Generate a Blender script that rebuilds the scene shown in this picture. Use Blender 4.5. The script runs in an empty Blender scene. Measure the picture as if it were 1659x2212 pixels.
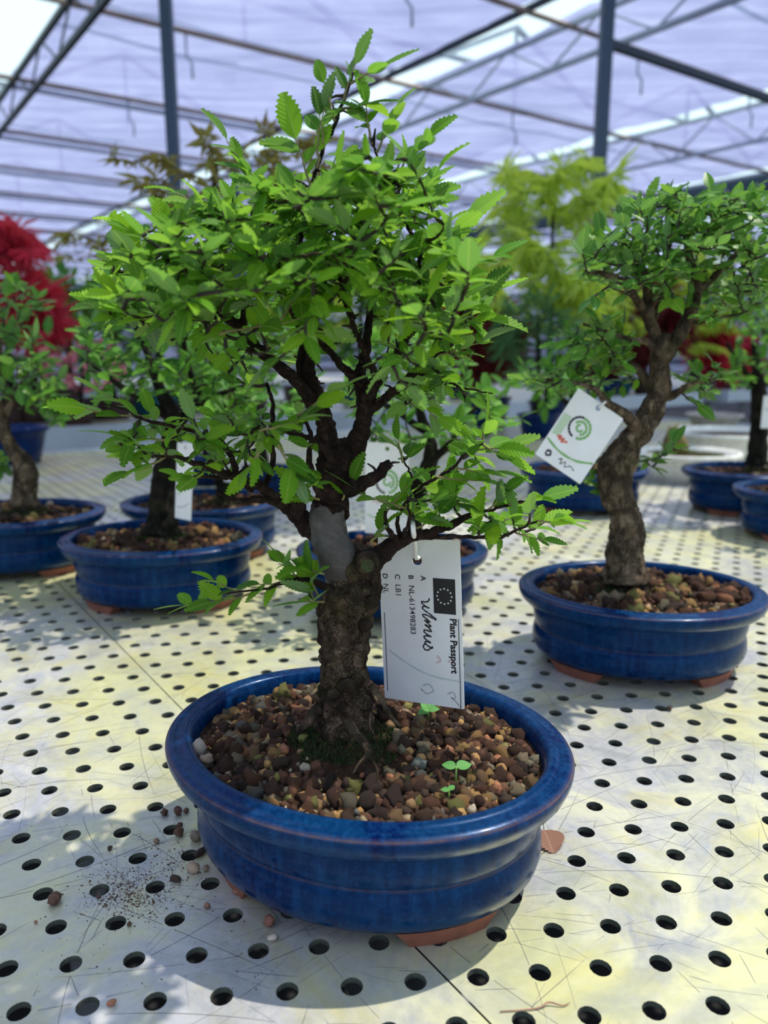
import bpy, bmesh, math, random
import numpy as np
from math import pi, sin, cos, tan, radians, atan2, sqrt
from mathutils import Vector, Matrix, Euler, noise

random.seed(7); rng = np.random.default_rng(7)
sc = bpy.context.scene
COL = sc.collection

# ------------------------------------------------------------------ camera
W, H, F = 1659.0, 2212.0, 1661.0
BZ = 0.80                    # bench top
CH = 0.34                    # camera above the bench top
PITCH = 0.2103
CAM = Vector((0, 0, BZ + CH))
cd = bpy.data.cameras.new('camera'); cam = bpy.data.objects.new('camera', cd); COL.objects.link(cam)
cam.location = CAM; cam.rotation_euler = (pi/2 - PITCH, 0, 0)
cd.sensor_fit = 'HORIZONTAL'; cd.sensor_width = 36; cd.lens = F * 36 / W
cd.clip_start = .02; cd.clip_end = 200
cd.dof.use_dof = True; cd.dof.focus_distance = .51; cd.dof.aperture_fstop = 8.5
sc.camera = cam

# ------------------------------------------------------------------ world, sun, exposure
wd = bpy.data.worlds.new('sky'); sc.world = wd; wd.use_nodes = True
bg = wd.node_tree.nodes['Background']; bg.inputs[0].default_value = (.70, .90, 1.0, 1); bg.inputs[1].default_value = 1.25
sl = bpy.data.lights.new('sun', 'SUN'); sl.energy = 4.3; sl.angle = radians(.7); sl.color = (1.0, .94, .82)
sun = bpy.data.objects.new('sun', sl); COL.objects.link(sun)
SUNDIR = Vector((.43, .14, 1)).normalized()
sun.rotation_euler = SUNDIR.to_track_quat('Z', 'Y').to_euler(); sun.location = (2, 0, 9)
vs = sc.view_settings; vs.view_transform = 'Standard'; vs.look = 'None'; vs.gamma = 1; vs.use_curve_mapping = False
vs.exposure = 0.14
sc.cycles.transparent_max_bounces = 16; sc.cycles.max_bounces = 8; sc.cycles.transmission_bounces = 6
sc.cycles.sample_clamp_indirect = 8

# ------------------------------------------------------------------ helpers: coordinates
cp, sp = cos(PITCH), sin(PITCH)
def ray(px, py):
    a = (px - 829.5) / F; b = -(py - 1106) / F
    return Vector((a, cp + b * sp, -sp + b * cp))
def at(px, py, z):            # point on the horizontal plane z seen at a pixel of the photograph
    d = ray(px, py); return CAM + d * ((z - CAM.z) / d.z)
def atd(px, py, Y):           # point at forward distance Y
    d = ray(px, py); return CAM + d * (Y / d.y)
def pxs(Y): return Y * cp / F  # metres per photo pixel at distance Y, roughly
AX = radians(35.3)
def P(e, d, z=0.0): return Vector((e * cos(AX) - d * sin(AX), e * sin(AX) + d * cos(AX), z))
ROT_ED = AX                   # rotation that turns local x -> E, local y -> D

# ------------------------------------------------------------------ helpers: objects
def link(o, parent=None):
    COL.objects.link(o)
    if parent is not None: o.parent = parent
    return o
def tag(o, label=None, cat=None, group=None, kind=None):
    if label: o['label'] = label
    if cat: o['category'] = cat
    if group: o['group'] = group
    if kind: o['kind'] = kind
    return o
def empty(name, loc, label, cat, group=None, rz=0):
    o = bpy.data.objects.new(name, None); COL.objects.link(o); o.location = loc; o.rotation_euler.z = rz
    o.empty_display_size = .02
    return tag(o, label, cat, group)
def mesh_np(name, V, Fc, m, parent=None, smooth=True, uv=None, wm=None):
    """V in world space; if parent is given the vertices are moved into its space."""
    me = bpy.data.meshes.new(name)
    V = np.asarray(V, float)
    if parent is not None:
        M = np.array(pmat(parent).inverted()); V = V @ M[:3, :3].T + M[:3, 3]
    me.from_pydata(V.tolist(), [], [list(map(int, f)) for f in Fc] if not isinstance(Fc, np.ndarray) else Fc.tolist())
    if uv is not None:
        l = me.uv_layers.new(name='UVMap'); idx = np.empty(len(me.loops), int); me.loops.foreach_get('vertex_index', idx)
        l.data.foreach_set('uv', np.asarray(uv, float)[idx].ravel())
    if smooth: me.polygons.foreach_set('use_smooth', [True] * len(me.polygons))
    for mm in (m if isinstance(m, (list, tuple)) else [m]): me.materials.append(mm)
    me.update()
    return link(bpy.data.objects.new(name, me), parent)
def pmat(o):
    m = Matrix.LocRotScale(o.location, o.rotation_euler, o.scale)
    return pmat(o.parent) @ m if o.parent else m

class MB:                      # collects vertices and faces, then links ONE mesh object
    def __init__(s): s.v = []; s.f = []; s.mi = []; s.cur = 0
    def add(s, V, Fc):
        n = len(s.v); s.v += [tuple(x) for x in V]; s.f += [[i + n for i in f] for f in Fc]; s.mi += [s.cur] * len(Fc); return s
    def box(s, c, h, R=None):
        R = R or Matrix.Identity(3); c = Vector(c)
        V = [c + R @ Vector((x * h[0], y * h[1], z * h[2])) for x in (-1, 1) for y in (-1, 1) for z in (-1, 1)]
        return s.add(V, [(0, 1, 3, 2), (4, 6, 7, 5), (0, 4, 5, 1), (2, 3, 7, 6), (0, 2, 6, 4), (1, 5, 7, 3)])
    def beam(s, a, b, w, h):
        a, b = Vector(a), Vector(b); d = (b - a); L = d.length; R = d.to_track_quat('Y', 'Z').to_matrix()
        return s.box((a + b) / 2, (w / 2, L / 2, h / 2), R)
    def tube(s, pts, rad, n=8, caps=True, bump=0, seed=0, freq=40, plate=0, pf=60):
        pts = [Vector(p) for p in pts]; N = len(pts); V = []; Fc = []
        up = Vector((0, 0, 1)); prev = None
        for i, p in enumerate(pts):
            t = (pts[min(i + 1, N - 1)] - pts[max(i - 1, 0)]).normalized()
            if prev is None:
                a = t.cross(Vector((0, 1, .1)));
                if a.length < .01: a = t.cross(Vector((1, 0, 0)))
                a.normalize()
            else:
                a = prev - t * prev.dot(t); a.normalize()
            prev = a; b = t.cross(a)
            r = rad[i] if hasattr(rad, '__len__') else rad
            for k in range(n):
                th = 2 * pi * k / n; d = a * cos(th) + b * sin(th)
                rr = r
                if bump:
                    q = (p + d * r)
                    rr = r * (1 + bump * noise.noise(q * freq + Vector((seed, 0, 0))) + bump * .6 * noise.noise(q * freq * 2.7))
                if plate: rr += r * plates(Vector((p.x + d.x * r, p.y + d.y * r, (p.z + d.z * r) * .7)), pf, plate)
                V.append(p + d * rr)
        for i in range(N - 1):
            for k in range(n):
                k2 = (k + 1) % n; Fc.append((i * n + k, i * n + k2, (i + 1) * n + k2, (i + 1) * n + k))
        if caps: Fc.append(tuple(range(n - 1, -1, -1))); Fc.append(tuple((N - 1) * n + k for k in range(n)))
        return s.add(V, Fc)
    def build(s, name, m, parent=None, smooth=True):
        o = mesh_np(name, s.v, s.f, m, parent, smooth)
        if any(s.mi): o.data.polygons.foreach_set('material_index', s.mi)
        return o

def plates(w, fr, amp):
    d = noise.voronoi(w * fr)[0]; return amp * (min(1.0, (d[1] - d[0]) / .28) - 1)
def smooth_path(pts, rad, sub=4):
    """Catmull-Rom through points and radii."""
    P_ = [Vector(p) for p in pts]; R_ = list(rad)
    P_ = [2 * P_[0] - P_[1]] + P_ + [2 * P_[-1] - P_[-2]]; R_ = [R_[0]] + R_ + [R_[-1]]
    out, ro = [], []
    for i in range(1, len(P_) - 2):
        for k in range(sub):
            t = k / sub; a, b, c, d = P_[i - 1], P_[i], P_[i + 1], P_[i + 2]
            out.append(.5 * ((2 * b) + (c - a) * t + (2 * a - 5 * b + 4 * c - d) * t * t + (3 * b - a - 3 * c + d) * t ** 3))
            ro.append(R_[i] * (1 - t) + R_[i + 1] * t)
    out.append(P_[-2]); ro.append(R_[-2]); return out, ro

# ------------------------------------------------------------------ helpers: materials
MATS = {}
class NT:
    def __init__(s, name):
        s.m = bpy.data.materials.new(name); s.m.use_nodes = True; s.t = s.m.node_tree; s.n = s.t.nodes; s.l = s.t.links
        s.b = s.n['Principled BSDF']; s.out = s.n['Material Output']; MATS[name] = s.m
    def node(s, typ, **kw):
        x = s.n.new(typ)
        for k, v in kw.items():
            if hasattr(x, k): setattr(x, k, v)
            else: x.inputs[k].default_value = v
        return x
    def link(s, a, b): s.l.new(a, b)
    def ramp(s, src, stops, interp='LINEAR'):
        r = s.n.new('ShaderNodeValToRGB'); r.color_ramp.interpolation = interp; e = r.color_ramp.elements
        while len(e) < len(stops): e.new(.5)
        for i, (p, c) in enumerate(stops):
            e[i].position = p; e[i].color = (*c, 1) if len(c) == 3 else c
        s.link(src, r.inputs[0]); return r.outputs[0]
    def noise(s, scale, detail=4, rough=.6, vec=None, dist=0):
        x = s.n.new('ShaderNodeTexNoise'); x.inputs['Scale'].default_value = scale; x.inputs['Detail'].default_value = detail
        x.inputs['Roughness'].default_value = rough; x.inputs['Distortion'].default_value = dist
        if vec is not None: s.link(vec, x.inputs['Vector'])
        return x.outputs[0]
    def coord(s, which='Object'):
        return s.n.new('ShaderNodeTexCoord').outputs[which]
    def mapping(s, vec, scale=(1, 1, 1), rot=(0, 0, 0), loc=(0, 0, 0)):
        x = s.n.new('ShaderNodeMapping'); s.link(vec, x.inputs[0]); x.inputs['Scale'].default_value = scale
        x.inputs['Rotation'].default_value = rot; x.inputs['Location'].default_value = loc; return x.outputs[0]
    def mix(s, fac, a, b, blend='MIX'):
        x = s.n.new('ShaderNodeMix'); x.data_type = 'RGBA'; x.blend_type = blend
        for i, v in ((0, fac), (6, a), (7, b)):
            if isinstance(v, (int, float)): x.inputs[i].default_value = v
            elif isinstance(v, tuple): x.inputs[i].default_value = (*v, 1)
            else: s.link(v, x.inputs[i])
        return x.outputs[2]
    def math(s, op, a, b=None, clamp=False):
        x = s.n.new('ShaderNodeMath'); x.operation = op; x.use_clamp = clamp
        for i, v in ((0, a), (1, b)):
            if v is None: continue
            if isinstance(v, (int, float)): x.inputs[i].default_value = v
            else: s.link(v, x.inputs[i])
        return x.outputs[0]
    def bump(s, h, strength=.5, dist=.001):
        x = s.n.new('ShaderNodeBump'); x.inputs['Strength'].default_value = strength; x.inputs['Distance'].default_value = dist
        s.link(h, x.inputs['Height']); s.link(x.outputs[0], s.b.inputs['Normal']); return x.outputs[0]
    def base(s, v):
        if isinstance(v, tuple): s.b.inputs['Base Color'].default_value = (*v, 1)
        else: s.link(v, s.b.inputs['Base Color'])
    def rough(s, v):
        if isinstance(v, (int, float)): s.b.inputs['Roughness'].default_value = v
        else: s.link(v, s.b.inputs['Roughness'])
    def spec(s, v): s.b.inputs['Specular IOR Level'].default_value = v
    def rnd(s):               # random per object plus random per island
        a = s.n.new('ShaderNodeObjectInfo').outputs['Random']; g = s.n.new('ShaderNodeNewGeometry').outputs['Random Per Island']
        return s.math('FRACT', s.math('ADD', a, g))

def simple(name, col, rough=.6, metal=0, spec=.5, var=.15, scale=30):
    t = NT(name); n = t.noise(scale, 4, .6, t.coord())
    c = tuple(min(1, x * (1 - var)) for x in col); d = tuple(min(1, x * (1 + var)) for x in col)
    t.base(t.ramp(n, [(.3, c), (.7, d)])); t.rough(rough); t.b.inputs['Metallic'].default_value = metal; t.spec(spec)
    return t.m

def leaf_mat(name, cols, back, trans=.5, vein=(.35, .5, .12), rough=.5, veins=True):
    t = NT(name); r = t.rnd()
    n = len(cols); c = t.ramp(r, [(i / max(1, n - 1), k) for i, k in enumerate(cols)])
    if veins:
        uv = t.coord('UV'); sx = t.n.new('ShaderNodeSeparateXYZ'); t.link(uv, sx.inputs[0])
        au = t.math('ABSOLUTE', sx.outputs[0])
        mid = t.math('LESS_THAN', au, .05)
        side = t.math('FRACT', t.math('SUBTRACT', t.math('MULTIPLY', sx.outputs[1], 9), t.math('MULTIPLY', au, 2.2)))
        sv = t.math('LESS_THAN', side, .13)
        c = t.mix(t.math('MULTIPLY', sv, .25), c, vein); c = t.mix(t.math('MULTIPLY', mid, .55), c, vein)
        t.bump(t.math('ABSOLUTE', t.math('SUBTRACT', side, .5)), .45, .0006)
    g = t.n.new('ShaderNodeNewGeometry').outputs['Backfacing']
    cb = t.mix(g, c, t.mix(.45, c, back)); t.base(cb); t.rough(rough); t.spec(.18)
    tr = t.n.new('ShaderNodeBsdfTranslucent')
    tc = t.mix(1.0, c, (1.0, 1.0, .35), 'MULTIPLY'); tc2 = t.n.new('ShaderNodeBrightContrast'); tc2.inputs[1].default_value = .03
    t.link(tc, tc2.inputs[0]); t.link(tc2.outputs[0], tr.inputs[0])
    ms = t.n.new('ShaderNodeMixShader'); ms.inputs[0].default_value = trans
    t.link(t.b.outputs[0], ms.inputs[1]); t.link(tr.outputs[0], ms.inputs[2]); t.link(ms.outputs[0], t.out.inputs[0])
    return t.m

# table sheet: scratched aluminium with yellow algae film
def make_sheet_mat():
    t = NT('scratched_aluminium'); co = t.coord()
    big = t.noise(3.2, 5, .62, co, .8); med = t.noise(14, 6, .7, co, 1.0); fine = t.noise(160, 5, .7, co)
    c = t.mix(t.ramp(t.math('ADD', t.math('MULTIPLY', med, .7), t.math('MULTIPLY', fine, .3)), [(.38, (0, 0, 0)), (.62, (1, 1, 1))]), (.40, .41, .42), (.62, .61, .62))
    ymask = t.ramp(t.math('ADD', t.math('MULTIPLY', big, .62), t.math('MULTIPLY', med, .42)), [(.44, (0, 0, 0)), (.60, (1, 1, 1))])
    c = t.mix(t.math('MULTIPLY', ymask, .62), c, (.64, .62, .20))
    y2 = t.ramp(t.noise(7, 6, .75, t.mapping(co, (1, 1, 1), loc=(5, 3, 1)), 1.5), [(.50, (0, 0, 0)), (.68, (1, 1, 1))])
    c = t.mix(t.math('MULTIPLY', y2, .5), c, (.56, .50, .12))
    g2 = t.ramp(t.noise(9, 6, .7, t.mapping(co, (1, 1, 1), loc=(1, 8, 1)), 1.0), [(.56, (0, 0, 0)), (.72, (1, 1, 1))])
    c = t.mix(t.math('MULTIPLY', g2, .5), c, (.34, .37, .22))
    sp_ = t.ramp(t.noise(420, 3, .6, co), [(.70, (0, 0, 0)), (.76, (1, 1, 1))]); c = t.mix(t.math('MULTIPLY', sp_, .35), c, (.15, .14, .10))
    t.base(c); t.b.inputs['Metallic'].default_value = .35
    t.rough(t.ramp(med, [(.3, (.28,) * 3), (.7, (.48,) * 3)])); t.bump(fine, .2, .0003)
    return t.m
M_SHEET = make_sheet_mat()
M_HOLE = simple('shaded_grimy_hole_wall', (.085, .095, .07), .8, var=.4, scale=200)  # shade inside the holes painted into the wall colour, along with algae grime

def make_glaze(name, deep, light, brown=(.10, .06, .05)):
    t = NT(name); co = t.coord()
    n = t.noise(18, 6, .7, co, .6); st = t.noise(1, 5, .7, t.mapping(co, (150, 150, 22)))
    c = t.mix(t.ramp(n, [(.35, (0, 0, 0)), (.7, (1, 1, 1))]), deep, light)
    c = t.mix(t.math('MULTIPLY', t.ramp(st, [(.45, (0, 0, 0)), (.75, (1, 1, 1))]), .75), c, tuple(min(1, x * 1.7 + .006) for x in light))
    at_ = t.n.new('ShaderNodeAttribute'); at_.attribute_name = 'edge'
    e = t.math('MULTIPLY', at_.outputs['Fac'], t.ramp(t.noise(90, 3, .6, co), [(.3, (.35,) * 3), (.6, (1,) * 3)]))
    c = t.mix(e, c, brown)
    haze = t.ramp(t.noise(9, 5, .7, t.mapping(co, (1, 1, .6), loc=(3, 1, 0)), .7), [(.56, (0, 0, 0)), (.74, (1, 1, 1))])
    c = t.mix(t.math('MULTIPLY', haze, .22), c, (.15, .20, .34))
    spk = t.ramp(t.noise(330, 3, .6, co), [(.52, (0, 0, 0)), (.66, (1, 1, 1))]); c = t.mix(t.math('MULTIPLY', spk, .30), c, tuple(min(1, x * 2.2 + .004) for x in light))
    t.base(c); t.rough(t.ramp(n, [(.3, (.18,) * 3), (.8, (.36,) * 3)])); t.spec(.18); t.b.inputs['Specular Tint'].default_value = (.35, .55, 1, 1)
    t.b.inputs['Coat Weight'].default_value = .05; t.b.inputs['Coat Roughness'].default_value = .1
    t.bump(t.math('ADD', n, t.math('MULTIPLY', st, .4)), .3, .0008)
    return t.m
M_BLUE = make_glaze('cobalt_glaze', (.0003, .006, .050), (.0004, .026, .085))
M_BLUE2 = make_glaze('navy_glaze', (.0006, .006, .045), (.001, .015, .07))
M_CREAM = make_glaze('cream_glaze', (.55, .55, .48), (.68, .68, .60), (.3, .25, .2))
M_BROWNPOT = make_glaze('brown_glaze', (.035, .02, .018), (.06, .035, .03))
M_TEALPOT = make_glaze('teal_glaze', (.01, .06, .08), (.015, .09, .11))
M_TERRA = simple('terracotta', (.22, .075, .045), .8, var=.25, scale=60)
M_STONEPOT = simple('concrete_pot', (.35, .33, .30), .85, var=.2)

def make_bark(name, c1, c2, c3, scale=60, strength=1.0, moss=0, crack=.8):
    t = NT(name); co = t.coord()
    wob = t.mix(.02, co, t.n.new('ShaderNodeTexNoise').outputs[1]); wn = wob.node
    nz = t.n.new('ShaderNodeTexNoise'); nz.inputs['Scale'].default_value = scale * .7; t.link(nz.outputs[1], wn.inputs[7])
    v = t.n.new('ShaderNodeTexVoronoi'); v.feature = 'DISTANCE_TO_EDGE'; v.inputs['Scale'].default_value = scale
    t.link(t.mapping(wob, (1, 1, .6)), v.inputs['Vector'])
    n = t.noise(scale * 1.3, 8, .72, co, .4); n2 = t.noise(scale * .35, 5, .65, co)
    cr = t.ramp(v.outputs[0], [(.0, (0, 0, 0)), (.14, (1, 1, 1))])
    c = t.ramp(t.math('ADD', t.math('MULTIPLY', n, .65), t.math('MULTIPLY', n2, .35)), [(.36, c1), (.52, c2), (.66, c3)])
    c = t.mix(t.math('MULTIPLY', t.math('SUBTRACT', 1, cr), crack), c, tuple(x * .25 for x in c1))
    if moss: c = t.mix(t.math('MULTIPLY', t.ramp(t.noise(26, 5, .7, co), [(.50, (0, 0, 0)), (.64, (1, 1, 1))]), moss), c, (.05, .06, .012))
    t.base(c); t.rough(.9); t.spec(.2); t.bump(t.math('ADD', t.math('MULTIPLY', cr, .5), n), strength, .005); return t.m
M_BARK = make_bark('rugged_bark', (.020, .012, .008), (.11, .070, .044), (.30, .22, .15), 95, .9, .4, .8)
M_BARK2 = make_bark('brown_branch_bark', (.014, .007, .006), (.065, .036, .027), (.19, .125, .095), 150, 1.0, 0, .6)
M_GREYB = make_bark('smooth_grey_bark', (.055, .048, .043), (.10, .09, .082), (.17, .155, .145), 45, .25, 0, .12)
M_TWIG = simple('twig_bark', (.028, .015, .011), .75, var=.4, scale=200)
M_GREENTWIG = simple('young_twig', (.20, .17, .06), .7, var=.3, scale=200)
M_BARKR = make_bark('fissured_bark', (.04, .026, .016), (.17, .12, .075), (.40, .30, .19), 55, 1.0, .25, .6)
M_BARKD = make_bark('dark_bark', (.006, .006, .004), (.02, .017, .011), (.05, .04, .027), 70, .8, .3)

G = [(.03, .11, .010), (.16, .40, .008), (.05, .18, .012), (.27, .52, .010), (.08, .26, .012), (.22, .46, .008)]
M_ELM = leaf_mat('elm_leaf', G, (.35, .48, .28), .5)
M_ELM2 = leaf_mat('small_elm_leaf', [(.05, .17, .018), (.11, .30, .02), (.05, .19, .03), (.18, .38, .02)], (.25, .36, .22), .42, rough=.3)
M_ELM3 = leaf_mat('background_elm_leaf', [(.04, .15, .018), (.09, .26, .02), (.14, .34, .025), (.06, .20, .03)], (.2, .32, .2), .4, veins=False)  # veinless leaf greens for the trees further back
M_LACE = leaf_mat('lime_maple_leaf', [(.60, .74, .10), (.75, .85, .18), (.50, .66, .08), (.70, .80, .14)], (.6, .7, .35), .62, veins=False)
M_OLIVE = leaf_mat('bronze_maple_leaf', [(.24, .19, .04), (.30, .28, .06), (.22, .15, .05), (.32, .34, .08)], (.25, .24, .12), .5, veins=False)
M_RED = leaf_mat('crimson_maple_leaf', [(.62, .016, .07), (.85, .05, .15), (.45, .012, .05), (.9, .10, .22)], (.6, .1, .14), .5, veins=False)
M_DRED = leaf_mat('wine_maple_leaf', [(.16, .012, .015), (.24, .02, .02), (.10, .01, .015)], (.25, .06, .06), .4, veins=False)
M_PINK = leaf_mat('pink_blossom', [(.75, .20, .30), (.85, .35, .45), (.65, .08, .18)], (.8, .4, .45), .4, veins=False)
M_JUNI = leaf_mat('juniper_green', [(.04, .13, .04), (.08, .20, .05), (.05, .16, .07)], (.12, .24, .12), .3, veins=False)
M_SEED = leaf_mat('seedling_leaf', [(.12, .38, .10), (.18, .46, .14)], (.3, .5, .3), .4)
M_MOSS = simple('moss', (.025, .045, .008), .95, var=.7, scale=220)
M_DEADLEAF = simple('dry_leaf', (.30, .15, .10), .7, var=.3, scale=160)

def make_soil():
    t = NT('soil'); co = t.coord(); n = t.noise(140, 7, .75, co)
    t.base(t.ramp(n, [(.3, (.018, .010, .007)), (.55, (.06, .032, .02)), (.75, (.12, .065, .04))])); t.rough(.95); t.spec(.15); t.bump(n, 1.0, .004); return t.m
M_SOIL = make_soil()
def make_pebble():
    t = NT('pebble'); r = t.rnd(); co = t.coord()
    c = t.ramp(r, [(0, (.060, .024, .013)), (.20, (.085, .034, .018)), (.34, (.035, .019, .013)), (.46, (.12, .05, .024)), (.57, (.07, .038, .023)), (.66, (.36, .20, .07)),
                   (.72, (.24, .14, .065)), (.78, (.44, .26, .09)), (.82, (.15, .13, .085)), (.86, (.20, .19, .05)), (.90, (.34, .14, .07)), (.94, (.30, .23, .14)), (.975, (.10, .10, .09)), (.99, (.5, .42, .32))], 'CONSTANT')
    n = t.noise(260, 5, .7, co); c = t.mix(t.math('MULTIPLY', t.ramp(n, [(.35, (1, 1, 1)), (.6, (0, 0, 0))]), .55), c, (.035, .02, .012))
    t.base(c); t.rough(.8); t.spec(.3); t.bump(n, .8, .0015); return t.m
M_PEB = make_pebble()
def make_pebble_b():
    t = NT('pale_grit'); r = t.rnd(); co = t.coord(); n = t.noise(240, 4, .7, co)
    c = t.ramp(r, [(0, (.55, .46, .36)), (.35, (.42, .28, .19)), (.7, (.6, .52, .44))]); c = t.mix(t.math('MULTIPLY', n, .5), c, (.25, .15, .1))
    t.base(c); t.rough(.85); t.bump(n, .7, .001); return t.m
M_GRIT = make_pebble_b()
M_CRUMB = simple('soil_crumb_brown', (.10, .05, .032), .9, var=.5, scale=250)
M_DARKCRUMB = simple('dark_crumb', (.045, .028, .02), .9, var=.5, scale=250)

M_TAG = simple('white_plastic', (.88, .86, .83), .45, var=.04, scale=40)
M_INK = simple('black_ink', (.012, .012, .014), .5, var=.1)
M_INKB = simple('pen_ink', (.015, .015, .02), .4, var=.1)
M_FAINTG = simple('faint_green_print', (.60, .66, .60), .5, var=.03)
M_FAINTR = simple('faint_red_print', (.74, .56, .56), .5, var=.03)
M_FAINTK = simple('faint_grey_print', (.56, .55, .57), .5, var=.05)
M_PGREEN = simple('green_print', (.22, .45, .14), .5, var=.05)
M_PPALE = simple('pale_green_print', (.55, .68, .46), .5, var=.05)
M_PRED = simple('red_print', (.75, .16, .10), .5, var=.05)
M_DIRT = simple('dirt_smudge', (.16, .10, .06), .9, var=.4, scale=300)

M_POST = simple('slate_post', (.045, .075, .11), .5, .2, var=.15)
M_PIPE = simple('weathered_pipe', (.26, .20, .17), .5, .3, var=.3, scale=4)
M_PIPEG = simple('galvanised_pipe', (.36, .40, .46), .4, .4, var=.15, scale=4)
M_DARKSTEEL = simple('dark_truss_steel', (.03, .045, .055), .5, .3, var=.2)
M_ALU = simple('bench_aluminium', (.45, .50, .55), .4, .4, var=.1, scale=6)
M_LEG = simple('bench_leg_steel', (.25, .26, .28), .5, .5)
def make_cloth():
    t = NT('shade_cloth'); co = t.coord()
    a = t.noise(1, 4, .6, t.mapping(co, (.25, 5, 1))); b = t.noise(1.4, 5, .65, co, .6)
    s = t.math('ADD', t.math('MULTIPLY', a, .6), t.math('MULTIPLY', b, .4))
    c = t.ramp(s, [(.35, (.19, .20, .38)), (.5, (.26, .27, .48)), (.65, (.35, .36, .58))])
    d = t.n.new('ShaderNodeBsdfDiffuse'); t.link(c, d.inputs[0]); tl = t.n.new('ShaderNodeBsdfTranslucent'); t.link(c, tl.inputs[0])
    tp = t.n.new('ShaderNodeBsdfTransparent'); m1 = t.n.new('ShaderNodeMixShader'); m1.inputs[0].default_value = .72
    t.link(d.outputs[0], m1.inputs[1]); t.link(tl.outputs[0], m1.inputs[2])
    m2 = t.n.new('ShaderNodeMixShader'); m2.inputs[0].default_value = .10
    t.link(m1.outputs[0], m2.inputs[1]); t.link(tp.outputs[0], m2.inputs[2]); t.link(m2.outputs[0], t.out.inputs[0]); return t.m
M_CLOTH = make_cloth()
def make_ground():
    t = NT('ground_cover'); co = t.coord(); n = t.noise(6, 6, .7, co)
    t.base(t.ramp(n, [(.3, (.012, .012, .013)), (.7, (.03, .03, .03))])); t.rough(.9); return t.m
M_GROUND = make_ground()
M_WALLP = simple('wall_panel', (.60, .63, .72), .5, var=.12, scale=.8)

# ================================================================== SETTING
# floor
mb = MB(); mb.add([P(-16, -12), P(34, -12), P(34, 42), P(-16, 42)], [(0, 1, 2, 3)]); fl = mb.build('floor', M_GROUND, smooth=False); tag(fl, kind='structure')
# end walls: low translucent panels with mullions
def wall(name, a, b, h, n):
    a, b = Vector(a), Vector(b); o = bpy.data.objects.new(name, None); COL.objects.link(o); tag(o, kind='structure')
    d = (b - a) / n; nn = (b - a).normalized()
    for i in range(n):
        p, q = a + d * i + nn * .04, a + d * (i + 1) - nn * .04
        m_ = MB(); th = Vector((-nn.y, nn.x, 0)) * .02; V = [p, q, q + Vector((0, 0, h)), p + Vector((0, 0, h))]
        V = [v - th for v in V] + [v + th for v in V]
        m_.add(V, [(0, 1, 2, 3), (7, 6, 5, 4), (0, 4, 5, 1), (1, 5, 6, 2), (2, 6, 7, 3), (3, 7, 4, 0)]); m_.build('panel', M_WALLP, o, False)
    for i in range(n + 1):
        m_ = MB(); m_.beam(a + d * i, a + d * i + Vector((0, 0, h)), .08, .08); m_.build('mullion', M_POST, o, False)
    for z in (.5, h * .6, h):
        m_ = MB(); m_.beam(a + Vector((0, 0, z)), b + Vector((0, 0, z)), .12, .2); m_.build('rail', M_POST, o, False)
wall('wall_far', P(-16, 40), P(34, 40), 4.1, 16)
wall('wall_right', P(33, -10), P(33, 40), 4.1, 16)
wall('wall_left', P(-15, -10), P(-15, 40), 4.1, 16)

RZ = CAM.z + 3.0            # height of the roof's tie rods
roof = bpy.data.objects.new('ceiling', None); COL.objects.link(roof); tag(roof, kind='structure')
# shade cloth bays, running along D, open gaps between them where visible
bays = [(-14.6, -10.5), (-10.0, -6.5), (-6.0, -2.4), (-1.9, 1.55), (2.12, 5.62), (6.12, 9.72), (10.1, 13.8), (14.2, 18.0), (18.4, 22.2), (22.6, 26.4), (26.8, 32.6)]
GAPX = .0
def cloth(e0, e1, d0, d1, seed):
    ne, nd = 18, int((d1 - d0) * 5); V = []; Fc = []
    for j in range(nd + 1):
        d = d0 + (d1 - d0) * j / nd
        for i in range(ne + 1):
            e = e0 + (e1 - e0) * i / ne
            sag = -.05 * abs(sin(pi * (d - .7) / 2.4)) ; w = .035 * noise.noise(Vector((e * 1.2, d * 3.0, seed))) + .012 * noise.noise(Vector((e * 2, d * 9, seed)))
            V.append(P(e, d, RZ + .10 + sag + w))
    for j in range(nd):
        for i in range(ne):
            k = j * (ne + 1) + i; Fc.append((k, k + 1, k + ne + 2, k + ne + 1))
    return mesh_np('shade_cloth', V, Fc, M_CLOTH, roof)
for k, (a, b) in enumerate(bays): cloth(a, b, .76, 39.8, k * 3.7); cloth(a, b, -11, -2.0, k * 2.9)  # second span per bay is unseen, added behind the camera to cut sky fill
for k, (a, b) in enumerate(zip(bays[:-1], bays[1:])): cloth(a[1] - .05, b[0] + .05, .80, 4.7, k * 1.3 + 50); cloth(a[1] - .05, b[0] + .05, -11, -2.05, k * 1.1 + 80)  # unseen filler strips, added over the gaps to keep sun patches off the bench
# cross pipes along E under the cloth
dd = [3.2, 5.62] + [7.85 + 2.42 * k for k in range(13)]
for d in dd:
    m_ = MB(); m_.tube([P(-15, d, RZ), P(33, d, RZ)], .028, 8); m_.build('cross_pipe', M_PIPE, roof)
# lighter rails a little higher
for k, d in enumerate((7.64, 10.35 - .0, 12.9, 15.4, 17.8, 20.3, 22.7)):
    m_ = MB(); m_.beam(P(-15, d + .28, RZ + .46 if k == 0 else RZ + .02), P(33, d + .28, RZ + .46 if k == 0 else RZ + .02), .05, .05); m_.build('cross_rail', M_PIPEG, roof, False)
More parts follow.
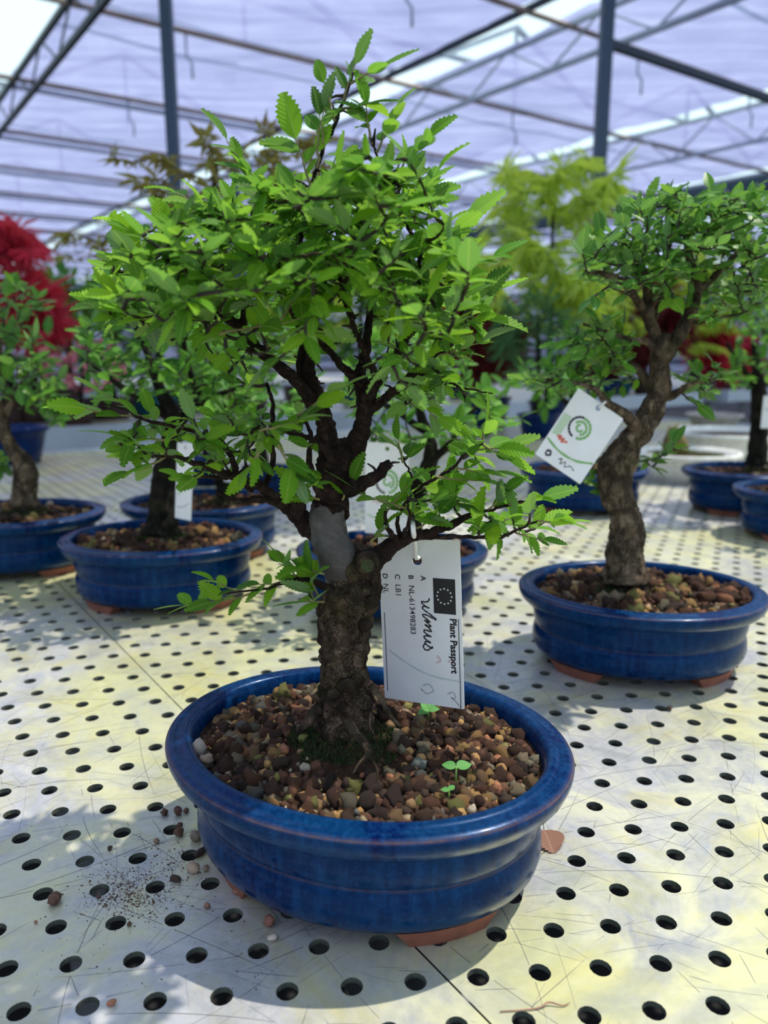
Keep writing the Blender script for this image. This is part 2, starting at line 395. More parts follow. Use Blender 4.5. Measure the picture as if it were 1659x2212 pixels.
# trusses along D
def truss(e, z0, z1, d0, d1, m, w=.05, web=1.2):
    o = bpy.data.objects.new('roof_truss', None); COL.objects.link(o); o.parent = roof
    for z, nm in ((z0, 'lower_chord'), (z1, 'upper_chord')):
        b_ = MB(); b_.beam(P(e, d0, z), P(e, d1, z), w, w); b_.build(nm, m, o, False)
    n = int((d1 - d0) / web)
    for i in range(n):
        a = d0 + (d1 - d0) * i / n; c = d0 + (d1 - d0) * (i + .5) / n; b = d0 + (d1 - d0) * (i + 1) / n
        b_ = MB(); b_.beam(P(e, a, z0), P(e, c, z1), .018, .018); b_.beam(P(e, c, z1), P(e, b, z0), .018, .018); b_.build('web', m, o, False)
truss(2.12, RZ - .32, RZ + .02, 1, 39, M_DARKSTEEL, .05)
truss(6.2, RZ - .30, RZ + .04, 1, 39, M_PIPEG, .045)
truss(10.0, RZ - .42, RZ + .02, 1, 39, M_PIPEG, .04)
truss(13.9, RZ - .42, RZ + .02, 1, 39, M_PIPEG, .05)
truss(-2.1, RZ - .3, RZ + .02, 1, 39, M_DARKSTEEL, .05)
truss(18.1, RZ - .42, RZ + .02, 1, 39, M_PIPEG, .05)
for e in (5.6,):
    b_ = MB(); b_.beam(P(e, 1, RZ + .03), P(e, 39, RZ + .03), .05, .05); b_.build('gap_rail', M_DARKSTEEL, roof, False)
b_ = MB(); b_.beam(P(14.2, 1, RZ - .1), P(14.2, 39, RZ - .1), .3, .25); b_.build('gutter', M_POST, roof, False)
# gable ribs above the cloth: their shade falls on it
for k in range(9):
    d = 4.4 + 4.1 * k
    for e0 in (-2, 2.1, 6.2, 10.2, 14.2):
        b_ = MB(); b_.beam(P(e0, d, RZ + .35), P(e0 + 2.05, d, RZ + 1.3), .06, .06); b_.beam(P(e0 + 2.05, d, RZ + 1.3), P(e0 + 4.1, d, RZ + .35), .06, .06)
        b_.beam(P(e0 + 2.05, d, RZ + 1.3), P(e0 + 2.05, d, RZ + .3), .05, .05); b_.build('roof_rib', M_PIPEG, roof, False)
# a few drop hooks under the pipes
for e, d in ((4.2, 5.62), (7.6, 7.85), (9.3, 5.62), (3.2, 7.85), (8.2, 10.27), (3.4, 10.27), (7.2, 5.62)):
    p = P(e, d, RZ); b_ = MB(); b_.tube([p, p + Vector((0, 0, -.22)), p + Vector((.05, 0, -.28)), p + Vector((.05, 0, -.42))], .012, 6); b_.build('drop_hook', M_PIPEG, roof)

def post(e, d, w, label, top=RZ + .5):
    o = empty('steel_post', P(e, d, 0), label, 'post', 'greenhouse posts', AX)
    b_ = MB(); b_.beam(P(e, d, 0), P(e, d, top), w, w); b_.build('shaft', M_POST, o, False)
    b_ = MB(); b_.box(P(e, d, .01), (.11, .11, .01), Matrix.Rotation(AX, 3, 'Z')); b_.build('base_plate', M_POST, o, False)
    b_ = MB(); b_.box(P(e, d, top - .1), (.075, .075, .05), Matrix.Rotation(AX, 3, 'Z')); b_.build('bracket', M_POST, o, False)
def ed(v): return (v.x * cos(AX) + v.y * sin(AX), -v.x * sin(AX) + v.y * cos(AX))
post(*ed(atd(368, 200, 6.6)), .088, 'slate grey steel post rising behind the elm crown, left of the two near posts')
post(*ed(atd(1303, 200, 6.9)), .10, 'slate grey steel post behind the lime green maple, with a dark beam fixed to it')
b_ = MB(); q_ = ed(atd(1303, 200, 6.9)); b_.beam(P(q_[0] + .05, q_[1], CAM.z + 2.42), P(14, q_[1], CAM.z + 2.42), .06, .06); b_.build('tie_beam', M_DARKSTEEL, roof, False)
post(6.2, 13.2, .10, 'distant slate post far beyond the pots in mid greenhouse'); post(2.18, 14.2, .09, 'farthest slate post beyond the left bench, mostly hidden')

# ================================================================== BENCHES
S = .0349; CW = S * .866; R0 = .0062; E0, D0 = .312, .370
SEAM = E0 - 2.5 * CW
def sheet(name, i0, i1, d0, d1, parent, thick=.0035, cull=True):
    """one perforated sheet: columns i0..i1 (each CW wide in E), hex-staggered holes with real walls"""
    V = []; Fc = []; nv = 0; WALL = []
    def ringpts(n):
        q = []
        k = n // 4
        cs = [(1, -1), (1, 1), (-1, 1), (-1, -1)]
        for c in range(4):
            a, b = cs[c], cs[(c + 1) % 4]
            for t in range(k): q.append((a[0] + (b[0] - a[0]) * t / k, a[1] + (b[1] - a[1]) * t / k))
        return q
    R16, R8 = ringpts(16), ringpts(8)
    for i in range(i0, i1):
        ec = E0 + i * CW; off = (i % 2) * S / 2
        j0 = math.ceil((d0 + S / 2 - (D0 + off)) / S); j1 = math.floor((d1 - S / 2 - (D0 + off)) / S)
        el, er = ec - CW / 2 + (.0006 if i == i0 else 0), ec + CW / 2 - (.0006 if i == i1 - 1 else 0)
        lo, hi = D0 + off + (j0 - .5) * S, D0 + off + (j1 + .5) * S
        for a, b in ((d0, lo), (hi, d1)):
            if b - a > 1e-5:
                V += [P(el, a, BZ), P(er, a, BZ), P(er, b, BZ), P(el, b, BZ)]; Fc.append((nv, nv + 1, nv + 2, nv + 3)); nv += 4
        run = None
        for j in range(j0, j1 + 1):
            dc = D0 + off + j * S; c = P(ec, dc)
            vis = c.y > .2 and abs(c.x) < c.y * .75 + .15
            if not vis:
                V += [P(el, dc - S / 2, BZ), P(er, dc - S / 2, BZ), P(er, dc + S / 2, BZ), P(el, dc + S / 2, BZ)]; Fc.append((nv, nv + 1, nv + 2, nv + 3)); nv += 4; continue
            q = R16 if c.y < 1.3 else R8; n = len(q)
            for (x, y) in q: V.append(P((el + er) / 2 + x * (er - el) / 2, dc + y * S / 2, BZ))
            for z in (BZ, BZ - thick):
                for (x, y) in q:
                    th = atan2(y * S, x * CW); V.append(P(ec + R0 * cos(th), dc + R0 * sin(th), z))
            for k in range(n):
                k2 = (k + 1) % n
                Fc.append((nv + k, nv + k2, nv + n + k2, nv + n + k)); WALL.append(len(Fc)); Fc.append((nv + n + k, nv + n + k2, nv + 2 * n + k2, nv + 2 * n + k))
            nv += 3 * n
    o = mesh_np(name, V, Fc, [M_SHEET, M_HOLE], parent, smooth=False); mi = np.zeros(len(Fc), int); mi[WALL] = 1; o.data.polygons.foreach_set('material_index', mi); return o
bench = empty('perforated_bench', P(1, 1, 0), 'long aluminium greenhouse bench of perforated sheets, under the blue pots', 'bench')
BEND = 2.66
cols = [(-48, -2), (-2, 48), (48, 98)]
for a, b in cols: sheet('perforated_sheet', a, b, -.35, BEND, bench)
EL, ER = E0 + (-48.5) * CW, E0 + 97.5 * CW
def edge_bar(a, b, w=.04, h=.05, z=None, name='edge_rail', parent=bench):
    m_ = MB(); m_.beam(a, b, w, h); return m_.build(name, M_ALU, parent, False)
z_ = BZ - .016
edge_bar(P(EL - .02, -.35, z_), P(EL - .02, BEND, z_)); edge_bar(P(ER + .02, -.35, z_), P(ER + .02, BEND, z_))
edge_bar(P(EL - .04, BEND + .02, z_), P(ER + .04, BEND + .02, z_)); edge_bar(P(EL - .04, -.37, z_), P(ER + .04, -.37, z_))
for e in (-1.0, SEAM + .005, 1.745, 3.1):
    m_ = MB(); m_.beam(P(e, -.35, BZ - .045), P(e, BEND, BZ - .045), .02, .07); m_.build('cross_member', M_LEG, bench, False)
    for d in (-.2, 1.2, 2.4):
        m_ = MB(); m_.beam(P(e, d, 0), P(e, d, BZ - .08), .05, .05); m_.build('leg', M_LEG, bench, False)

def plain_bench(label, e0, e1, d0, d1, top=BZ):
    o = empty('display_bench', P((e0 + e1) / 2, (d0 + d1) / 2, 0), label, 'bench')
    n = max(1, round((e1 - e0) / 1.5))
    for i in range(n):
        a, b = e0 + (e1 - e0) * i / n + .001, e0 + (e1 - e0) * (i + 1) / n - .001
        m_ = MB(); m_.add([P(a, d0, top), P(b, d0, top), P(b, d1, top), P(a, d1, top), P(a, d0, top - .004), P(b, d0, top - .004), P(b, d1, top - .004), P(a, d1, top - .004)],
                          [(0, 1, 2, 3), (7, 6, 5, 4), (0, 4, 5, 1), (1, 5, 6, 2), (2, 6, 7, 3), (3, 7, 4, 0)]); m_.build('sheet', M_SHEET, o, False)
    for (a, b) in ((P(e0, d0, top - .03), P(e1, d0, top - .03)), (P(e0, d1, top - .03), P(e1, d1, top - .03)), (P(e0, d0, top - .03), P(e0, d1, top - .03)), (P(e1, d0, top - .03), P(e1, d1, top - .03))):
        m_ = MB(); m_.beam(a, b, .05, .09); m_.build('edge_rail', M_ALU, o, False)
    for e in (e0 + .3, (e0 + e1) / 2, e1 - .3):
        for d in (d0 + .3, d1 - .3):
            m_ = MB(); m_.beam(P(e, d, 0), P(e, d, top - .07), .05, .05); m_.build('leg', M_LEG, o, False)
    return o
plain_bench('second aluminium bench beyond the aisle, crowded with potted maples', -1.2, 5.35, 3.42, 5.6)
plain_bench('aluminium bench right of the near steel post, beyond the cream pots', 5.69, 9.5, 3.42, 5.6)
plain_bench('third aluminium bench far behind, under rows of shrubs', -1.2, 9.0, 6.6, 9.0)
# pale concrete strip of the aisle between the benches
mb = MB(); mb.add([P(-1.4, BEND + .1, .004), P(6.4, BEND + .1, .004), P(6.4, 3.36, .004), P(-1.4, 3.36, .004)], [(0, 1, 2, 3)])
ai = mb.build('aisle_path', simple('aisle_concrete', (.34, .38, .43), .7, var=.1, scale=3), smooth=False); tag(ai, kind='structure')

# long hand-made scratches on the near sheets
M_SCR = simple('scratch', (.15, .15, .145), .5, .3, var=.3, scale=20)
def scratches(count, seed):
    r = random.Random(seed); V = []; Fc = []
    for q in range(count):
        a = r.uniform(0, pi) if r.random() < .6 else r.gauss(.55, .3); L = r.choice((.01, .02, .03, .05, .09, .14)) * r.uniform(.6, 1.3); w = r.choice((.00008, .00012, .0002)); cv = r.gauss(0, 2.5)
        p = Vector((r.uniform(-.45, .75), 0, 0)); p.y = r.uniform(.25, 1.15); n = max(3, int(L / .004)); last = False
        for k in range(n + 1):
            e, d = p.x * cos(AX) + p.y * sin(AX), -p.x * sin(AX) + p.y * cos(AX); ii = round((e - E0) / CW); of = (ii % 2) * S / 2; jj = round((d - D0 - of) / S)
            ok = (e - E0 - ii * CW) ** 2 + (d - D0 - of - jj * S) ** 2 > (R0 + .0008) ** 2 and abs(e - SEAM) > .001
            if ok:
                ww = w * min(1, .3 + 3 * min(k, n - k) / n); t_ = Vector((-sin(a), cos(a), 0)) * ww; V += [(p.x + t_.x, p.y + t_.y, BZ + .00006), (p.x - t_.x, p.y - t_.y, BZ + .00006)]; m_ = len(V)
                if last: Fc.append((m_ - 4, m_ - 3, m_ - 1, m_ - 2))
            last = ok; p = p + Vector((cos(a), sin(a), 0)) * L / n; a += cv * L / n
    o = mesh_np('scratches', V, Fc, M_SCR, bench, False); o['kind'] = 'stuff'
scratches(2300, 3)

# ================================================================== POTS
RA, RB = .136, .1115
BODY = [(.012, .036), (.0125, .027), (.016, .0225), (.021, .0195), (.028, .0178), (.035, .0182), (.0405, .0192), (.0425, .0206), (.0442, .0212), (.0455, .0205), (.050, .0190), (.056, .0180), (.063, .0178), (.068, .0192), (.0705, .0196),
        (.0715, .0120), (.0735, .0060), (.077, .0028), (.083, .0004), (.0872, .0), (.0880, .0004), (.0886, .0009), (.0891, .0016), (.0900, .0034), (.0905, .0060), (.0900, .0085), (.0910, .0105), (.0920, .0130), (.0915, .0155), (.0895, .0175), (.084, .0190), (.076, .0200), (.070, .0210)]
EDGE = {8: .45, 21: 1.0, 20: .3, 22: .3, 1: .5, 0: 1, 14: .15}
def ell(a, b, th):
    return a * cos(th), b * sin(th)
def oval_pot(parent, loc, rz, s=1.0, mat=None, foot=True, n=96, feet_at=(-43, -137, 43, 137)):
    mat = mat or M_BLUE
    V = []; Fc = []; ed = []
    for pi_, (z, ins) in enumerate(BODY):
        for k in range(n):
            th = 2 * pi * k / n; x, y = ell(RA - ins, RB - ins, th)
            V.append((x * s, y * s, z * s)); ed.append(EDGE.get(pi_, 0))
    m_ = len(BODY)
    for i in range(m_ - 1):
        for k in range(n):
            k2 = (k + 1) % n; Fc.append((i * n + k, i * n + k2, (i + 1) * n + k2, (i + 1) * n + k))
    Fc.append(tuple(range(n - 1, -1, -1)))
    me = bpy.data.meshes.new('pot'); me.from_pydata(V, [], Fc); me.polygons.foreach_set('use_smooth', [True] * len(me.polygons))
    a = me.attributes.new('edge', 'FLOAT', 'POINT'); a.data.foreach_set('value', ed); me.materials.append(mat)
    o = link(bpy.data.objects.new('pot', me), parent)
    M = pmat(parent).inverted() @ (Matrix.Translation(loc) @ Matrix.Rotation(rz, 4, 'Z')); o.matrix_local = M
    if foot:
        for c in feet_at:
            mb = MB(); N = 14; rows = []
            for zz, i1, i0 in ((0, .030, .046), (.012, .0265, .048)):
                rows.append([(ell(RA - i1, RB - i1, radians(c + (k / N - .5) * (30 if zz == 0 else 40))), ell(RA - i0, RB - i0, radians(c + (k / N - .5) * (30 if zz == 0 else 40))), zz) for k in range(N + 1)])
            Vf = []
            for row in rows:
                for (o1, o2, zz) in row: Vf += [(o1[0] * s, o1[1] * s, zz * s), (o2[0] * s, o2[1] * s, zz * s)]
            q = 2 * (N + 1); F2 = []
            for k in range(N):
                a_ = 2 * k; F2 += [(a_, a_ + 2, q + a_ + 2, q + a_), (a_ + 1, q + a_ + 1, q + a_ + 3, a_ + 3), (a_, a_ + 1, a_ + 3, a_ + 2)]
            F2 += [(0, q, q + 1, 1), (2 * N, 2 * N + 1, q + 2 * N + 1, q + 2 * N)]
            mf = bpy.data.meshes.new('foot'); mf.from_pydata(Vf, [], F2); mf.materials.append(M_TERRA)
            f = link(bpy.data.objects.new('foot', mf), o)
    return o
def soil_part(parent, loc, rz, s, mound=(0, 0, 0, .05), n=40, rings=14, zin=.080, amp=.002):
    V = []; Fc = []; a, b = (RA - .019) * s, (RB - .019) * s
    for r in range(rings + 1):
        f = 1 - r / rings
        for k in range(n):
            th = 2 * pi * k / n; x, y = ell(a * f, b * f, th)
            dx, dy = x - mound[0], y - mound[1]; z = zin * s + mound[2] * math.exp(-(dx * dx + dy * dy) / mound[3] ** 2) + amp * noise.noise(Vector((x * 60, y * 60, 3))) * (1 if r else 0)
            V.append((x, y, z))
    for r in range(rings):
        for k in range(n):
            k2 = (k + 1) % n; Fc.append((r * n + k, r * n + k2, (r + 1) * n + k2, (r + 1) * n + k))
    Mw = Matrix.Translation(loc) @ Matrix.Rotation(rz, 4, 'Z')
    V = [Mw @ Vector(v) for v in V]
    return mesh_np('soil', V, Fc, M_SOIL, parent)

# pebble meshes
def rock(seed, sub=2, rough=.35, flat=.75, freq=1.6):
    bm = bmesh.new(); bmesh.ops.create_icosphere(bm, subdivisions=sub, radius=1)
    for v in bm.verts:
        k = 1 + rough * noise.noise(v.co * freq + Vector((seed * 7.1, 0, 0))) + rough * .5 * noise.noise(v.co * freq * 2.6 + Vector((0, seed, 0)))
        v.co = v.co * k; v.co.z *= flat
    V = np.array([v.co[:] for v in bm.verts]); Fc = [[v.index for v in f.verts] for f in bm.faces]; bm.free(); return V, Fc
ROCKS = [rock(i, 2, .5 if i < 4 else .95, .75 if i < 4 else .9, 1.5 if i < 4 else 2.6) for i in range(8)]
ROCKS_LO = [rock(i + 20, 1, .5, .8) for i in range(6)]
ROCKME = {}
def rock_me(i, m):
    if (i, m.name) not in ROCKME:
        me = bpy.data.meshes.new('rock'); me.from_pydata(ROCKS[i][0].tolist(), [], ROCKS[i][1]); me.polygons.foreach_set('use_smooth', [True] * len(me.polygons)); me.materials.append(m)
        ROCKME[(i, m.name)] = me
    return ROCKME[(i, m.name)]
def rmat(r):
    return Euler((r.uniform(0, 6.3), r.uniform(0, 6.3), r.uniform(0, 6.3))).to_matrix()
def pebbles(soil, loc, rz, s, count, nparts, size, mound, seed=1, excl=None, zin=.080):
    r = random.Random(seed); a, b = (RA - .0235) * s, (RB - .0235) * s
    Mw = Matrix.Translation(loc) @ Matrix.Rotation(rz, 4, 'Z'); Mi = pmat(soil).inverted()
    L = []
    for _ in range(count):
        f = sqrt(r.random()); th = r.uniform(0, 2 * pi); x, y = a * f * cos(th), b * f * sin(th)
        if excl and (x - excl[0]) ** 2 + (y - excl[1]) ** 2 < (excl[2] * r.uniform(.7, 1.25)) ** 2: continue
        sz = size * r.choice((.3, .4, .5, .6, .75, .9, 1.0, 1.3, 1.65)) * r.uniform(.85, 1.15)
        z = zin * s + mound[2] * math.exp(-((x - mound[0]) ** 2 + (y - mound[1]) ** 2) / mound[3] ** 2)
        L.append((sz, x, y, z + sz * r.uniform(.1, .55)))
    L.sort(reverse=True)
    V = []; Fc = []; nv = 0
    for q, (sz, x, y, z) in enumerate(L):
        if q < nparts:
            i = r.randrange(8); o = bpy.data.objects.new('pebble', rock_me(i, M_PEB)); link(o, soil)
            o.matrix_local = Mi @ Mw @ Matrix.Translation((x, y, z)) @ rmat(r).to_4x4() @ Matrix.Diagonal((sz * r.uniform(.8, 1.2), sz * r.uniform(.8, 1.1), sz, 1))
        else:
            RV, RF = ROCKS_LO[r.randrange(6)]; R = np.array(rmat(r)); Vw = (RV * sz) @ R.T + np.array((x, y, z))
            V.append(Vw); Fc += [[k + nv for k in f] for f in RF]; nv += len(RV)
    if V:
        V = np.concatenate(V); Mn = np.array(Mw); V = V @ Mn[:3, :3].T + Mn[:3, 3]
        g = mesh_np('gravel', V, Fc, M_PEB, soil); g['kind'] = 'stuff'

# ================================================================== LEAVES
def leaf_elm(n=9, wid=.26, teeth=True, fold=.18, curl=.15, taper=1.0, petiole=.05):
    """serrated elm leaf along +Y, length 1"""
    V = [(0, -petiole, 0)]; UV = [(0, 0)]; Fc = []
    mids = []; L = []; R = []
    for i in range(n + 1):
        t = i / n; w = wid * (sin(pi * min(1, t ** .85 * .98 + .02)) ** .8) * (1 - .15 * t) * taper if 0 < i < n else (.02 if i == 0 else 0)
        z = -curl * t * t
        mids.append(len(V)); V.append((0, t, z)); UV.append((0, t))
        if i < n:
            for s_, arr in ((-1, L), (1, R)):
                arr.append(len(V)); V.append((s_ * w, t, z + w * fold)); UV.append((s_ * w / wid, t))
                if teeth and 0 < i:
                    arr.append(len(V)); V.append((s_ * (w + .045), t + .66 / n, z - curl * .05 + w * fold)); UV.append((s_ * (w + .03) / wid, t + .5 / n))
    # faces: per segment polygon between midrib and margin
    def side(arr, flip):
        k = 0
        for i in range(n):
            if i == 0 or not teeth: seg = [arr[k]]; k += 1
            else: seg = [arr[k], arr[k + 1]]; k += 2
            nxt = arr[k] if k < len(arr) else mids[n]
            if nxt == mids[n]: poly = [mids[i]] + seg + [mids[n]]
            else: poly = [mids[i]] + seg + [nxt, mids[i + 1]]
            Fc.append(poly[::-1] if flip else poly)
    side(R, False); side(L, True)
    Fc.append((0, mids[0], R[0])); Fc.append((0, L[0], mids[0]))
    return np.array(V, float), Fc, np.array(UV, float)
def leaf_plain(wid=.22, fold=.1, curl=.1):
    V = [(0, 0, 0), (wid * .8, .3, .05 * fold), (wid, .55, fold * .2), (wid * .5, .85, -curl * .6), (0, 1, -curl), (-wid * .5, .85, -curl * .6), (-wid, .55, fold * .2), (-wid * .8, .3, .05 * fold), (0, .5, -fold * .5)]
    Fc = [(8, 0, 1), (8, 1, 2), (8, 2, 3), (8, 3, 4), (8, 4, 5), (8, 5, 6), (8, 6, 7), (8, 7, 0)]
    UV = [(v[0] / wid, v[1]) for v in V]; return np.array(V, float), Fc, np.array(UV)
def leaf_palm(lobes=5, thin=.10, spread=115, droop=.35):
    V = []; Fc = []
    for k in range(lobes):
        a = radians((k / (lobes - 1) - .5) * 2 * spread); L = .95 if k in (lobes // 2,) else (.85 if k in (lobes // 2 - 1, lobes // 2 + 1) else .6)
        d = Vector((sin(a), cos(a), 0)); p = Vector((cos(a), -sin(a), 0)); n = len(V)
        for v in (Vector((0, 0, 0)), d * L * .45 + p * thin * L, d * L - Vector((0, 0, droop * L)), d * L * .45 - p * thin * L):
            V.append((v.x, v.y + .0, v.z - (droop * .2 if v.length > .3 else 0)))
        Fc += [(n, n + 1, n + 2), (n, n + 2, n + 3)]
    return np.array(V), Fc, np.array([(v[0], v[1]) for v in V])
KINDS = {
    'elm': [leaf_elm(9, .23, True, .16, .12), leaf_elm(9, .26, True, .25, .22), leaf_elm(8, .28, True, .1, .05), leaf_elm(8, .21, True, .35, .3)],
    'small': [leaf_elm(6, .25, False, .12, .1), leaf_elm(6, .28, False, .2, .2), leaf_elm(6, .23, True, .1, .1)],
    'plain': [leaf_plain(.24), leaf_plain(.28, .2, .25)],
    'needle': [leaf_plain(.08, .05, .2), leaf_plain(.06, .05, .1)],
    'palm': [leaf_palm(5, .13), leaf_palm(5, .16, 100, .5), leaf_palm(7, .11, 125, .3)],
    'lace': [leaf_palm(7, .05, 120, .5), leaf_palm(7, .04, 110, .8)],
}
LME = {}
def leaf_me(kind, i, m):
    k = (kind, i, m.name)
    if k not in LME:
        V, Fc, UV = KINDS[kind][i]; me = bpy.data.meshes.new('leaf'); me.from_pydata(V.tolist(), [], [list(f) for f in Fc])
        l = me.uv_layers.new(name='UVMap')
        for lp in me.loops: l.data[lp.index].uv = UV[lp.vertex_index]
        me.materials.append(m); LME[k] = me
    return LME[k]
def frame(d, nrm):
    y = d.normalized(); z = nrm - y * nrm.dot(y)
    if z.length < 1e-4: z = Vector((1, 0, 0)) - y * y.x
    z.normalize(); x = y.cross(z); M = Matrix((x, y, z)).transposed(); return M
def put_leaves(parent, L, kind, m, nparts, r, part_name='leaf'):
    """L: list of (pos, dir, normal, size, priority). The nparts of highest priority become single parts."""
    L.sort(key=lambda q: -q[4]); Mi = pmat(parent).inverted(); nk = len(KINDS[kind])
    V = []; Fc = []; UV = []; nv = 0
    for q, (p, d, nr, sz, pr) in enumerate(L):
        R = frame(d, nr); i = r.randrange(nk)
        if q < nparts:
            o = link(bpy.data.objects.new(part_name, leaf_me(kind, i, m)), parent)
            o.matrix_local = Mi @ Matrix.Translation(p) @ R.to_4x4() @ Matrix.Scale(sz, 4)
        else:
            LV, LF, LU = KINDS[kind][i]; V.append((LV * sz) @ np.array(R).T + np.array(p)); Fc += [[k + nv for k in f] for f in LF]; UV.append(LU); nv += len(LV)
    if V:
        o = mesh_np('foliage', np.concatenate(V), Fc, m, parent, False, np.concatenate(UV)); o['kind'] = 'stuff'

# ================================================================== TREE GROWER
def inpoly(x, y, poly):
    c = False; n = len(poly); j = n - 1
    for i in range(n):
        xi, yi = poly[i]; xj, yj = poly[j]
        if (yi > y) != (yj > y) and x < (xj - xi) * (y - yi) / (yj - yi) + xi: c = not c
        j = i
    return c
class Tree:
    def __init__(s, Y, seed): s.Y = Y; s.r = random.Random(seed); s.nodes = []; s.twigs = []; s.leaves = []; s.k = pxs(Y)
    def pt(s, px, py, dy=0): return atd(px, py, s.Y + dy)
    def limb(s, pts, sub=4, jit=0.0):
        """pts (px, py, dy, rpx)"""
        P_ = [s.pt(a, b, c) for a, b, c, _ in pts]; R_ = [q[3] * s.k for q in pts]
        p, r = smooth_path(P_, R_, sub)
        if jit: p = [v + Vector((s.r.gauss(0, 1), s.r.gauss(0, 1), s.r.gauss(0, 1))) * jit * s.k for v in p]
        s.nodes += p; return p, r
    def shoot(s, base, tip, nleaf, size, r0=.0012, arc=.12, start=.35, alt=True, up=Vector((0, 0, 1))):
        """a twig from base to tip with alternate leaves on its outer part"""
        r = s.r; d = tip - base; L = d.length
        side = Vector((r.gauss(0, 1), r.gauss(0, 1), r.gauss(0, 1))); side -= d * (side.dot(d) / max(1e-9, d.length_squared)); side = side.normalized() if side.length > 1e-6 else Vector((1, 0, 0))
        pts = []; n = 6
        for i in range(n + 1):
            t = i / n; pts.append(base + d * t + side * L * arc * .5 * sin(pi * t) + up * L * arc * (t * (1 - t)) * 1.2 * -1 + Vector((r.gauss(0, 1), r.gauss(0, 1), r.gauss(0, 1))) * L * .012)
        s.nodes += pts[1:]; s.twigs.append((pts, [r0 * (1 - .65 * i / n) for i in range(n + 1)]))
        for i in range(nleaf):
            t = start + (1 - start) * (i / max(1, nleaf - 1)); f = t * n; k = min(n - 1, int(f)); p = pts[k].lerp(pts[k + 1], f - k)
            ax = (pts[k + 1] - pts[k]).normalized(); sd = ax.cross(Vector((r.gauss(0, .3), r.gauss(0, .3), 1)));
            sd = sd.normalized() if sd.length > .01 else side
            sg = 1 if i % 2 else -1
            ld = (ax * .75 + sd * sg * .85 + Vector((0, 0, r.uniform(-.15, .25)))) if i < nleaf - 1 else ax + Vector((0, 0, .05))
            nr = Vector((r.gauss(0, .5), r.gauss(0, .5) - .25, 1))
            sz = size * r.uniform(.65, 1.25) * (.75 + .45 * t)
            s.leaves.append((p, ld, nr, sz, sz * 20 - p.y * 4 + r.random() * .5))
    def fill(s, regions, nleaf, size, r0=.0011, arc=.15, start=.3):
        """regions: (poly, depth half extent, count). Tips are joined to the nearest wood."""
        tips = []
        for poly, dep, cnt in regions:
            xs = [q[0] for q in poly]; ys = [q[1] for q in poly]; got = 0; cx, cy = sum(xs) / len(xs), sum(ys) / len(ys)
            while got < cnt:
                x, y = s.r.uniform(min(xs), max(xs)), s.r.uniform(min(ys), max(ys))
                if not inpoly(x, y, poly): continue
                tips.append(s.pt(x, y, s.r.uniform(-dep, dep))); got += 1
        root = s.nodes[0]
        tips.sort(key=lambda p: min((p - q).length_squared for q in s.nodes[::3]))
        for p in tips:
            N = np.array([q[:] for q in s.nodes]); d = np.linalg.norm(N - np.array(p), axis=1) + .35 * np.maximum(0, N[:, 2] - p.z)
            b = Vector(N[int(np.argmin(d))]); L = (p - b).length
            if L > .14 * (s.Y / .5): b = b.lerp(p, .25)
            nn = max(2, min(nleaf + 2, int(nleaf * (0.5 + L / (.05 * s.Y / .5)))))
            s.shoot(b, p, nn, size, r0 * (1 + L * 6 / (s.Y / .5)), arc, start)
    def build_twigs(s, parent, m=None, n=5, name='twigs'):
        mb = MB()
        for p, r in s.twigs: mb.tube(p, r, n, caps=False)
        o = mb.build(name, m or M_TWIG, parent); o['kind'] = 'stuff'; return o

# ================================================================== HERO BONSAI
PC = Vector((-.0128, .468, BZ)); PROT = -.364
hero = empty('potted_bonsai', PC, 'sharp foreground elm bonsai in cobalt oval pot with thick gnarled trunk', 'bonsai', rz=PROT)
oval_pot(hero, PC, PROT, 1.0, M_BLUE, n=160)
TB = at(752, 1575, BZ + .092); tl = Matrix.Rotation(-PROT, 3, 'Z') @ (TB - PC)
MOUND = (tl.x, tl.y, .016, .042)
soil = soil_part(hero, PC, PROT, 1.0, MOUND, 64, 22)
pebbles(soil, PC, PROT, 1.0, 3400, 300, .0033, MOUND, 3, (tl.x + .004, tl.y - .010, .040))
YT = TB.y
T = Tree(YT, 11); k = T.k
# ---- trunk
def rings_trunk(pts, n=44, bump=.16, seed=0, sub=7):
    """rugged bark column"""
    Pp = [T.pt(a, b, c) for a, b, c, _ in pts]; R_ = [q[3] * k for q in pts]; p, r = smooth_path(Pp, R_, sub)
    V = []; Fc = []
    for i, c in enumerate(p):
        t = (p[min(i + 1, len(p) - 1)] - p[max(0, i - 1)]).normalized(); a = t.cross(Vector((0, 1, 0))).normalized(); b = t.cross(a)
        for q in range(n):
            th = 2 * pi * q / n; d = a * cos(th) + b * sin(th); w = c + d * r[i]
            f = 1 + bump * .9 * noise.noise(w * 38 + Vector((seed, 0, 0))) + bump * 1.3 * (noise.noise(w * 85) ** 1) + bump * .7 * noise.noise(w * 190) - .07 * max(0, noise.noise(Vector((w.x * 18, w.y * 18, w.z * 90 + seed))) - .1) * 3 + plates(Vector((w.x, w.y, w.z * .8)) + noise.noise_vector(w * 60) * .004, 95, .13) + .04 * noise.noise(w * 420)
            V.append(c + d * r[i] * f)
    for i in range(len(p) - 1):
        for q in range(n):
            q2 = (q + 1) % n; Fc.append((i * n + q, i * n + q2, (i + 1) * n + q2, (i + 1) * n + q))
    Fc.append(tuple((len(p) - 1) * n + q for q in range(n)))
    T.nodes.extend(p[len(p) // 2:]); return V, Fc
V, Fc = rings_trunk([(752, 1625, 0, 100), (752, 1590, 0, 84), (748, 1555, 0, 72), (746, 1515, 0, 68), (744, 1475, 0, 66), (742, 1435, 0, 60), (743, 1395, 0, 60), (746, 1350, 0, 62), (756, 1305, 0, 70), (764, 1265, 0, 70), (772, 1230, 0, 62), (785, 1205, .002, 46), (796, 1192, .004, 26)], 120, .13, 3, 14)
